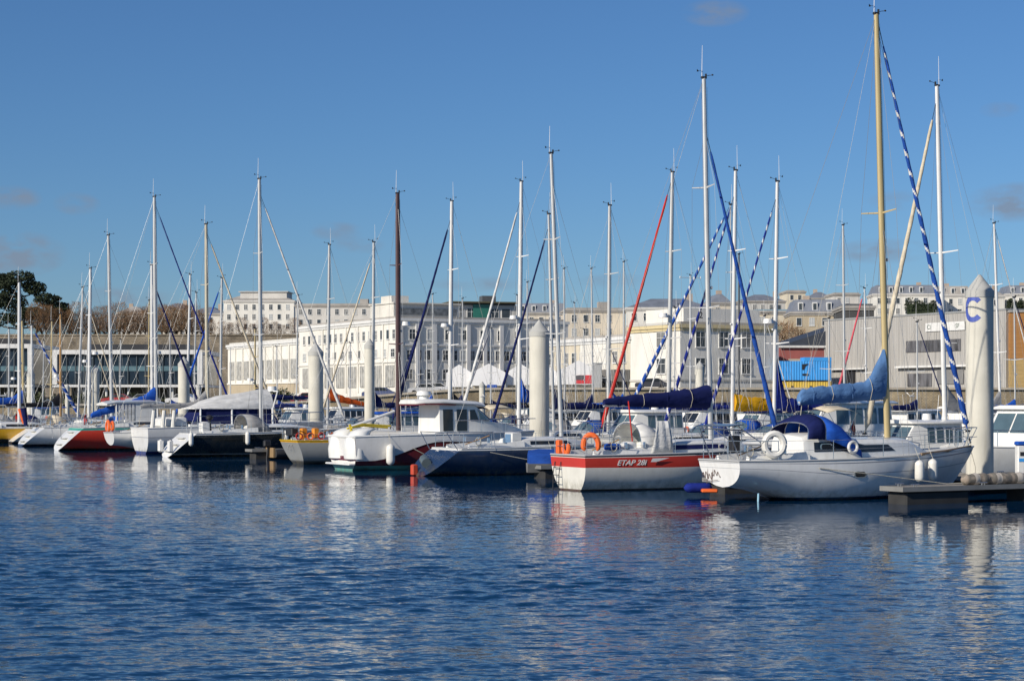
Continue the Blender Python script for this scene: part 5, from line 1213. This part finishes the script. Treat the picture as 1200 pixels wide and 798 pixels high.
far(907, (911,213), 'white yacht with a dark blue bundled sail and striped navy forestay sail', foresail=(C_DKBLUE, C_WHITE), fr=.07, fst=.93, cover=C_DKBLUE, blen=2.6, crise=1.7, cr0=.34, bz=1.2, mastm=ALUW, mr=.10)
far(858, (862,200), 'white yacht with a bright yellow sail cover', cover=C_YELL, blen=3.6, crise=.12, cr0=.34, cr1=.2, bz=1.2, mastm=ALUW, mr=.10, foresail=(C_DKBLUE, C_WHITE), fr=.075, fst=.90)
far(783, (788,202), 'white yacht with a bright red furled foresail slanting left', foresail=(C_RED,), fr=.09, fst=.96, mr=.11, cover=C_DKBLUE, blen=3.5, kit=('radar',))
far(713, (714.5,241), 'white yacht with a bare grey mast between the red furled sail and the leaning mast', mr=.10, cover=C_BLUE, blen=3.6, spr=2)
far(649, (643,251), 'white yacht with a navy furled foresail slanting left to the blue bag', foresail=(C_NAVY,), fr=.075, fst=.93, cover=C_NAVY, blen=3.6)
far(608, (611,213), 'white yacht with a white furled foresail and a bright blue canvas bag', foresail=(C_WHITE,), fr=.085, fst=.92, mr=.12, cover=C_BLUE, blen=1.2, crise=.5, cr0=.45, bz=1.6, mastm=ALUW)
far(527, (529.5,236), 'white yacht with a navy furled foresail reaching down beside the wine mast', foresail=(C_NAVY,), fr=.095, fst=.92, mr=.125, cover=C_BLACK, blen=3.8, mastm=ALUW)
far(437, (438,284), 'white yacht with a beige furled foresail in front of the white building', foresail=(C_BEIGE,), fr=.07, fst=.93, mr=.10, cover=C_NAVY, blen=3.4)
far(384, (386,287), 'white yacht with an orange sail cover sloping down to the right', cover=C_ORANGE, blen=3.6, crise=.5, cr0=.26, bz=1.7, boomdown=-.7, mr=.10)
far(299, (299,385), 'white yacht with a short tan mast and a navy sail cover', cover=C_NAVY, blen=4.6, cr0=.22, bz=1.7, mastm=TAN, mr=.07, L=8)
far(258, (260,326), 'white yacht with a blue furled foresail low on the left of its mast', foresail=(C_BLUE,), fr=.10, fst=.95, mr=.10, o_=8.5)
far(219, (223,322), 'white yacht with a white mast just left of the tan mast', mr=.10, mastm=ALUW)
far(227, (230,343), 'white yacht with a thin grey mast touching the tan mast', mr=.07, o_=9.5, L=8.5)
near(178.5, (178,311), 'white yacht with a shorter white mast close beside the tallest mast of the left group', o_=-3.0, foresail=(C_NAVY,), fr=.085, fst=.9, mr=.12, mastm=ALUW)
near(174, (175,352), 'white yacht with a thin beige furled foresail hung left of twin masts', o_=7, mr=.07, mastm=TAN, L=8.5)
near(104, (106,315), 'white yacht with a stout white mast behind the hard top', mr=.12, mastm=ALUW)
near(91, (97,337), 'white yacht with a slender leaning mast', mr=.085, o_=-3.2, foresail=(C_BEIGE,), fr=.06)
near(99, (104,383), 'small white yacht with a short cream mast', mr=.06, o_=4, L=8, foresail=(C_BEIGE,), fr=.06)
near(71, (71,368), 'white yacht with a varnished wooden mast', mastm=OAK, mr=.10, foresail=None, o_=-4.5, cover=C_BLACK, blen=4)
near(59, (61,376), 'white yacht with a thin tan mast next to the wooden one', mastm=TAN, mr=.075, L=9)
near(37.5, (37,381), 'white yacht with a short white mast and a blue striped furled foresail', mastm=ALUW, mr=.085, foresail=(C_ROYAL, C_WHITE), fr=.13, L=10)
near(28, (26,376), 'white yacht with a tan mast and a bright blue sail cover at the left edge', mastm=TAN, mr=.12, cover=C_BLUE, blen=4.2, crise=.5, cr0=.36, bz=1.35)
near(10, (10.5,385), 'small white yacht with the leftmost mast', mr=.07, L=9)
# second row
r2 = 40.0; r3 = 52.0
def row2(px, top, label, o_=r2, side=1, **k):
    k.setdefault('hood', HR.choice((C_NAVY, C_GREY, C_BLUE, C_BEIGE, None))); k.setdefault('kit', HR.choice((('bimini','dinghy'), ('windgen',), ('horseshoe','flag'), ('arch',))))
    return sailboat(label, mast_px=px, top=top, o_=o_, side=side, detail=False, group='sailing boats of the second row', wr=.008, **k)
row2(1173, (1165,262), 'white yacht with a white mast right of the lettered pile', mr=.09, mastm=ALUW, cover=C_GREY, foresail=(C_WHITE,), fr=.05)
row2(990, (988,264), 'white yacht with a grey mast and radar rod left of the tan mast', mr=.09, cover=C_BLUE)
row2(1016, (1013,338), 'white yacht with a faded red furled foresail', o_=r3, side=-1, mr=.07, mastm=ALUW, foresail=(C_PINK,), fr=.11, L=9)
row2(866, (866,298), 'white yacht with a dark mast behind the yellow sail cover', mr=.08, mastm=DARKM, cover=C_NAVY)
row2(809, (809,323), 'white yacht with a blue striped furled foresail behind the red one', o_=r3, side=-1, mr=.08, mastm=ALUW, kit=('bar',))
row2(858.5, (856,240), 'white yacht with a blue and white striped furled foresail crossing the navy boom', o_=20, side=-1, mr=.05, foresail=(C_ROYAL, C_WHITE), fr=.11, fst=.99, L=13, xm=5.2, mastm=ALU)
row2(731, (731,307), 'white yacht with a slim mast just right of the round fronted house', mr=.08, cover=C_BLUE)
row2(695, (693,315), 'white yacht with a slim mast above the poster marquee', mr=.08, cover=C_NAVY)
row2(675, (673,355), 'small white yacht with a short mast in front of the poster marquee', o_=r3, side=-1, mr=.06, L=8)
row2(662, (661,315), 'white yacht with a mast just right of the leaning mast', mr=.08)
row2(686, (684,386), 'small white yacht with the shortest mast by the marquee', o_=r3+4, side=-1, mr=.05, L=7)
row2(618, (618,331), 'white yacht with a slim mast left of the second tall pile', mr=.08, cover=C_BLACK)
row2(605, (606,346), 'white yacht with a slim mast left of the white furled sail boat', o_=r3, side=-1, mr=.07)
row2(542, (542,350), 'white yacht with a slim grey mast before the penthouse', mr=.06, cover=C_NAVY)
row2(507, (507,345), 'white yacht with a slim grey mast left of the white thick mast', mr=.06, cover=C_BLUE, o_=38)
row2(1047, (1052,350), 'white yacht with a short mast beside the tan mast', o_=r3, side=-1, mr=.05, L=8) if False else None
row2(347, (349,347), 'white yacht with a slim mast right of the long six storey block', o_=14, mr=.07)
row2(945, (953,330), 'white yacht with a thin short mast behind the denim sail cover', o_=r3, side=-1, mr=.05, L=8) if False else None
row2(764, (766,330), 'white yacht with a thin mast under the red furled sail', o_=r3, side=-1, mr=.05, L=8) if False else None
row2(1190, (1178,290), 'white yacht cut by the right edge', o_=r3, side=-1, mr=.06, mastm=ALUW) if False else None
# VHF crossbar on the mast at 809..840
def motorboat(label, p, side, L=8, B=2.9, fs=1.2, fb=1.5, ww=GLASSB, hw=1.5, x0=2.0, x1=5.0, hm=None, fly=False, ang=None, rfm=WHITE):
    a = (TH if side > 0 else TH+pi) if ang is None else ang
    h = Hull(L, B, fs, fb, 'vert', .9, dip=0, rake=1.2, kd=.45); t = empty('motor_boat', (p.x, p.y, 0), a, label, 'motor boat', 'motor boats moored in the marina')
    hm = hm or hullmat('white', (.82,.82,.79), (.02,.03,.10)); h.build(t, [hm, hm], (), rail=ALUW); z = h.deck_z((x0+x1)/2)
    w_ = B*.40
    b = MB(); b.loft([[(x,-wv,z-.1),(x+dx,-wv*.88,z+hw),(x+dx,wv*.88,z+hw),(x,wv,z-.1)] for x,dx,wv in ((x0,.1,w_),(x1-.6,0,w_),(x1+.5,-.9,w_*.85))]); c = b.build('cabin', WHITE, t, ang=25)
    n = 4
    for s in (1,-1):
        for k in range(n):
            xa = lerp(x0+.15, x1-.75, k/n); xb = lerp(x0+.15, x1-.75, (k+1)/n)-.12; b = MB()
            q = lambda x, v: Vector((x, s*(w_*(1-.12*v)+.012), z-.1+(hw+.1)*v))
            pts = [q(xa,.42), q(xb,.42), q(xb,.88), q(xa,.88)]; inn = [p_ - Vector((0,s*.03,0)) for p_ in pts]
            b.add(pts+inn, [(0,1,2,3),(7,6,5,4),(0,4,5,1),(1,5,6,2),(2,6,7,3),(3,7,4,0)]); b.build('window', ww, c, False)
    xf = lambda v: lerp(x1+.5, x1-.4, v)+.02; yf = lambda v: w_*.85*(1-.12*v)
    for sgn in (-1, 0):
        b = MB(); ya, yb = (sgn, sgn+1); 
        pts = [Vector((xf(v), yy*yf(v)*.92, z-.1+(hw+.1)*v)) for v, yy in ((.45,ya+.04),(.45,yb-.04),(.9,yb-.04),(.9,ya+.04))]; inn = [p_ - Vector((.05,0,.02)) for p_ in pts]
        b.add(pts+inn, [(0,1,2,3),(7,6,5,4),(0,4,5,1),(1,5,6,2),(2,6,7,3),(3,7,4,0)]); b.build('windscreen', ww, c, False)
    b = MB(); b.loft([[(x,-wv,z+hw),(x,-wv,z+hw+.06),(x,-wv*.7,z+hw+.14),(x,wv*.7,z+hw+.14),(x,wv,z+hw+.06),(x,wv,z+hw)] for x,wv in ((x0-.35,w_*.9),(x0,w_),(x1-.5,w_),(x1-.2,w_*.8))]); r_ = b.build('roof', rfm, c, ang=40)
    b = MB(); b.tube([(x0+.6,0,z+hw+.1),(x0+.5,0,z+hw+1.1)], .012, 4); b.tube([(x0+1.1,0,z+hw+.12),(x0+1.1,0,z+hw+.38)], [.2,.17], 10); b.build('antenna', ALUW, r_)
    pp = [(x1,-(h.deck_y(x1)-.08)),(lerp(x1,L,.5),-(h.deck_y(lerp(x1,L,.5))-.06)),(L-.3,-(h.deck_y(L-.3)))]; b = MB()
    b.tube([(x,y,h.deck_z(x)+.6) for x,y in pp]+[(L+.1,0,h.zs(1)+.62)]+[(x,-y,h.deck_z(x)+.6) for x,y in pp[::-1]], .018, 5)
    for x,y in pp:
        for s in (1,-1): b.tube([(x,y*s,h.deck_z(x)+.6),(x,y*s,h.deck_z(x))], .016, 5)
    b.build('guard_rails', STEEL, t)
    outboard(t, (-.1,0,.9)); fender(t, h, L*.4, -1 if side > 0 else 1)
    return t, h
motorboat('white cabin cruiser with large slanted windows behind the bow of the nearest yacht', solve(1062, 17.5) - D*0, -1, L=9.5, B=3.2, fs=1.25, fb=1.55, hw=1.5, x0=1.8, x1=6.0)
motorboat('small white cabin boat with a green tinted screen left of the lettered pile', solve(1146, 9.5), -1, L=6.5, B=2.4, fs=.9, fb=1.1, hw=1.15, x0=1.5, x1=4.2)
motorboat('big white motor boat with a wide windscreen at the right edge', Vector((23.6, 71.9)), -1, L=9.6, B=3.3, fs=1.15, fb=1.4, hw=1.45, x0=1.6, x1=6.4, ang=TH+pi+R(4))
motorboat('small white motor boat with a blue canopy in the gap right of the black hull', grid(9.5, 58), -1, L=7, B=2.6, fs=1.0, fb=1.25, hw=1.1, rfm=C_BLUE)
motorboat('small white motor boat in the second row with a red stripe of cover', grid(31, 60), 1, L=7, B=2.6, fs=1.0, fb=1.3, hw=1.2)
motorboat('white motor boat behind the tall cream pile', grid(12, 33), -1, L=7.5, B=2.7, fs=1.1, fb=1.4, hw=1.2)
motorboat('white motor boat beyond the navy boom, stern towards the quay', grid(36, 44), 1, L=8, B=2.8, fs=1.1, fb=1.4, hw=1.3)

# smaller boats filling the berths behind
for px, o_, sd, kind, cov, lab in (
    (1190, 36, 1, 's', C_BLUE, 'small white yacht with a blue boom cover right of the lettered pile'),
    (1128, 36, 1, 'm', None, 'small white motor boat seen between the tall white mast and the lettered pile'),
    (1075, 36, 1, 's', C_NAVY, 'small white yacht with a navy boom cover behind the slanted window cruiser'),
    (1060, 52, -1, 'm', C_BLUE, 'small motor boat with a blue roof far behind the tan mast'),
    (1025, 36, 1, 'm', None, 'white motor boat far behind the denim sail cover, left of the tan mast'),
    (972, 36, 1, 's', C_NAVY, 'small white yacht with a navy boom cover below the blue container'),
    (948, 30, -1, 'm', C_NAVY, 'motor boat with a navy roof behind the bright blue sprayhood'),
    (930, 38, 1, 'm', None, 'white motor boat moored below the yellow container'),
    (897, 38, 1, 's', C_RED, 'small white yacht with a red boom cover behind the yellow sail cover'),
    (882, 28, -1, 'm', None, 'white motor boat in the lane behind the yellow sail cover'),
    (838, 36, 1, 'm', C_BLUE, 'motor boat with a blue roof beside the short cream pile'),
    (790, 28, -1, 's', C_ORANGE, 'small white yacht with an orange boom cover behind the long navy cover'),
    (772, 38, 1, 'm', None, 'white motor boat below the corner of the white block'),
    (750, 28, -1, 'm', C_NAVY, 'motor boat with a navy roof behind the white side screen'),
    (712, 38, 1, 's', C_BLUE, 'small white yacht with a blue boom cover below the red furled sail'),
    (699, 26, -1, 'm', None, 'white motor boat behind the orange horseshoe of the red banded yacht'),
    (640, 38, 1, 's', C_BLACK, 'small white yacht with a black boom cover behind the tall cream pile'),
    (590, 38, 1, 'm', None, 'white motor boat below the gabled marquees'),
    (575, 26, -1, 's', C_NAVY, 'small white yacht with a navy boom cover left of the blue canvas bag'),
    (520, 26, -1, 'm', C_BLUE, 'motor boat with a blue roof behind the windscreen of the maroon boat'),
    (490, 24, -1, 's', C_BLACK, 'small white yacht with a black boom cover just right of the wine mast'),
    (450, 24, -1, 'm', None, 'white motor boat between the grey pile and the wine mast'),
    (410, 24, -1, 's', C_NAVY, 'small white yacht with a navy boom cover under the white building'),
    (402, 12, -1, 'm', None, 'white motor boat just behind the orange sail cover'),
    (352, 11, -1, 'm', C_NAVY, 'motor boat with a navy roof left of the tall grey pile'),
    (325, 22, -1, 's', C_BLUE, 'small white yacht with a blue boom cover before the lower white hall'),
    (280, 20, -1, 'm', None, 'white motor boat below the end of the rampart wall'),
    (200, 14, -1, 's', C_BLUE, 'small yacht with a blue boom cover under the glass building, left of the pale pile'),
    (165, 12, -1, 'm', None, 'white motor boat behind the bright blue sloping sail cover'),
    (140, 12, -1, 's', C_NAVY, 'small white yacht with a navy boom cover behind the hard top'),
    (92, 9, -1, 'm', C_BLUE, 'motor boat with a blue roof left of the slim pale pile'),
    (50, 8, -1, 's', C_BLACK, 'small yacht with a black boom cover right of the far left pile')):
    p = solve(px, o_)
    if kind == 'm': motorboat(lab, p, sd, L=random.uniform(6.5, 8.5), B=2.7, fs=random.uniform(.9,1.2), fb=random.uniform(1.2,1.5), hw=random.uniform(1.0,1.35), x0=1.8, x1=random.uniform(4.3,5.2), rfm=cov or WHITE, ww=random.choice((GLASS, GLASSB)))
    else:
        zt = random.uniform(7.6, 9.6); topy = HY - (zt-H0)*F/p.y
        sailboat(lab, mast_px=px, P=p, top=(px + random.uniform(-1.5,1.5), topy), side=sd, L=random.uniform(7,8.5), B=2.6, fs=.9, fb=1.1, mr=.06, cover=cov, blen=3.0, crise=.3, spr=1, detail=False, hood=random.choice((None, C_NAVY, C_GREY, C_BLUE)), foresail=random.choice((None, (C_WHITE,), (C_NAVY,))), fr=.05, group='small sailing boats in the back rows')

# rolled canvas along the near finger, blue tarp, dinghies and odds and ends
fp = grid(.4-8.9, -3.3)
b = MB(); n = 70; pts = []; rs = []
for k in range(n+1):
    t = k/n; pts.append((4.9 + t*8.5, .02*sin(k*1.7), .50 + .165)); rs.append(.175*(1+.10*sin(k*2.1)+.06*sin(k*5.3)) if 0 < k < n else .06)
b.tube(pts, rs, 12, mf=lambda i, j: 1 if (j*j) % 7 in (2,) else (2 if (j*7+i) % 5 < 2 else 0))
o = b.build('rolled_canvas', [mat('roll_grey', (.20,.18,.15), .9, .3, 6), mat('roll_pale', (.58,.52,.44), .9, .2, 6), mat('roll_brown', (.30,.25,.20), .9, .3, 6)], ang=60); o.location = (fp.x, fp.y, 0); o.rotation_euler = (0,0,TH)
tag(o, 'long roll of grey and cream canvas lashed along the nearest finger pontoon', 'canvas roll')
tp = st_at(619, 73.2); t = empty('dinghy', (tp.x, tp.y, .28), R(3), 'dinghy under a bright blue tarpaulin beside the blue hulled yacht', 'dinghy')
b = MB(); b.loft([[(x,-w_,.28),(x,-w_*.95,.62+dz),(x,0,.80+dz),(x,w_*.95,.62+dz),(x,w_,.28)] for x,w_,dz in ((0,.55,0),(.4,.6,.06),(1.0,.6,.05),(1.32,.5,.04))]); b.build('tarpaulin', C_ROYAL, t, ang=50)
b = MB(); b.loft([[(x,-w_,.30),(x,-w_*.6,-.05),(x,w_*.6,-.05),(x,w_,.30)] for x,w_ in ((-.05,.6),(.6,.66),(1.4,.5))]); b.build('hull', FLB, t)
b = MB(); prof = [(0,.02),(.06,.6),(.14,.95),(.25,1),(.75,1),(.86,.95),(.94,.6),(1,.02)]
b.tube([(q*.95,0,0) for q,_ in prof], [.16*k for _,k in prof], 10); o = b.build('blue_fender', C_DKBLUE); q = st_at(801, 59.6); o.location = (q.x, q.y, .25); o.rotation_euler = (0,0,R(10)); tag(o, 'long dark blue fender lying between the red banded and the nearest yacht', 'fender')
b = MB(); b.bev(0,.5,-.2,.2,0,.12,.03); o = b.build('orange_kayak_tip', ORANGE); q = st_at(822, 59.2); o.location = (q.x, q.y, .12); o.name = 'orange_float'; tag(o, 'small orange float at the water beside the nearest yacht stern', 'float')
# inflatable dinghy with outboard at the bow of the black hull
q = st_at(318, 97.0); t = empty('inflatable_dinghy', (q.x, q.y, 0), TH, 'black inflatable dinghy with an outboard between the black hull and the grey yacht', 'dinghy')
b = MB()
b.tube([(0,-.6,.3),(1.6,-.62,.32),(2.4,-.4,.42),(2.7,0,.48),(2.4,.4,.42),(1.6,.62,.32),(0,.6,.3)], .2, 10); b.build('tube', RUBBER, t); b = MB(); b.box(-.1,0,-.55,.55,.1,.6); b.box(.8,1.1,-.55,.55,.35,.4); b.build('transom', mat('ply', (.3,.2,.1),.6), t, False); outboard(t, (-.15,0,.65))
# service pedestal
q = st_at(1197, 58.6); t = empty('service_pedestal', (q.x, q.y, .5), R(10), 'white power pedestal with blue panels on the pontoon at the right edge', 'pedestal')
b = MB(); b.bev(-.17,.17,-.12,.12,0,1.12,.03); b.build('body', WHITE, t)
b = MB(); b.bev(-.19,.19,-.14,.14,1.12,1.25,.03); b.build('lamp_cap', C_BLUE, t)
b = MB(); b.box(-.14,.14,-.135,-.121,.62,.72); b.build('blue_band', BLC, t, False); b = MB(); b.box(-.10,.08,-.135,-.121,.80,.92); b.build('socket_panel', BLACK, t, False)
# quay side lamps
def lamp(px, Y, hgt, label):
    p = st_at(px, Y); t = empty('street_lamp', (p.x, p.y, QZ(p.x)), 0, label, 'street lamp', 'street lamps on the quay'); b = MB(); b.tube([(0,0,0),(0,0,hgt)], [.09,.05], 8); b.tube([(0,0,hgt),(.5,0,hgt+.15),(1.1,0,hgt+.15)], .035, 6); b.build('pole', ALU, t); b = MB(); b.bev(.9,1.5,-.12,.12,hgt+.08,hgt+.2,.03); b.build('lamp_head', ALU, t)
lamp(1107, 228, 5.5, 'quay lamp in front of the metal shed'); lamp(880, 228, 6, 'quay lamp left of the blue container'); lamp(500, 230, 6, 'quay lamp left of the marquees'); lamp(270, 230, 7, 'quay lamp before the rampart wall')
# cars parked on the quay
def car_proto():
    body = MB(); prof = [(0,.35),(0,.75),(.15,.88),(.9,.95),(1.5,1.42),(2.9,1.45),(3.6,1.0),(4.05,.85),(4.1,.35)]
    body.loft([[(x, y, z*(1 if abs(y)<.8 else .98)) for x, z in prof] for y in (-.85,-.82,.82,.85)]); bm_ = body
    gl = MB(); g_ = [(1.05,.98),(1.55,1.36),(2.8,1.38),(3.4,1.0)]
    gl = []
    for y in (-.87,.855): m_ = MB(); m_.loft([[(x, y, z) for x,z in g_], [(x, y+.015, z) for x,z in g_]]); gl.append(m_)
    wh_ = MB(); wh_.tube([(0,-.1,0),(0,.1,0)], .32, 14)
    return bm_, gl, wh_
cb_, cg_, cw_ = car_proto(); cgs = [m_.mesh('window', GLASS, False) for m_ in cg_]; cwm = cw_.mesh('wheel', RUBBER)
for px, Y, colr, lab in ((150,240,(.35,.36,.38),'grey car parked under the left end of the wide glass building'),(196,241,(.6,.6,.6),'pale car parked under the wide glass building, right part'),(120,242,(.35,.03,.03),'red car parked under the wide glass building'),(268,236,(.05,.06,.10),'dark car parked before the rampart wall'),
        (478,238,(.55,.55,.55),'silver car on the quay behind the wine mast'),(490,238,(.7,.7,.7),'white van-like car on the quay left of the marquees'),(744,232,(.05,.05,.06),'dark car under the white corner block'),(340,236,(.40,.04,.04),'red car before the lower white hall'),(425,236,(.08,.1,.2),'navy car before the white building')):
    p = st_at(px, Y); t = empty('parked_car', (p.x, p.y, QZ(p.x)), R(random.uniform(-12,12)), lab, 'car', 'cars parked on the quay')
    cb_.build('body', mat('car_%d' % px, colr, .3, .05, 1, coat=.5), t, ang=30)
    for y in (0, 1):
        o = bpy.data.objects.new('window', cgs[y]); COL.objects.link(o); o.parent = t
    for x, y in ((.8,-.75),(3.25,-.75),(.8,.75),(3.25,.75)): o = bpy.data.objects.new('wheel', cwm); COL.objects.link(o); o.parent = t; o.location = (x, y, .32)
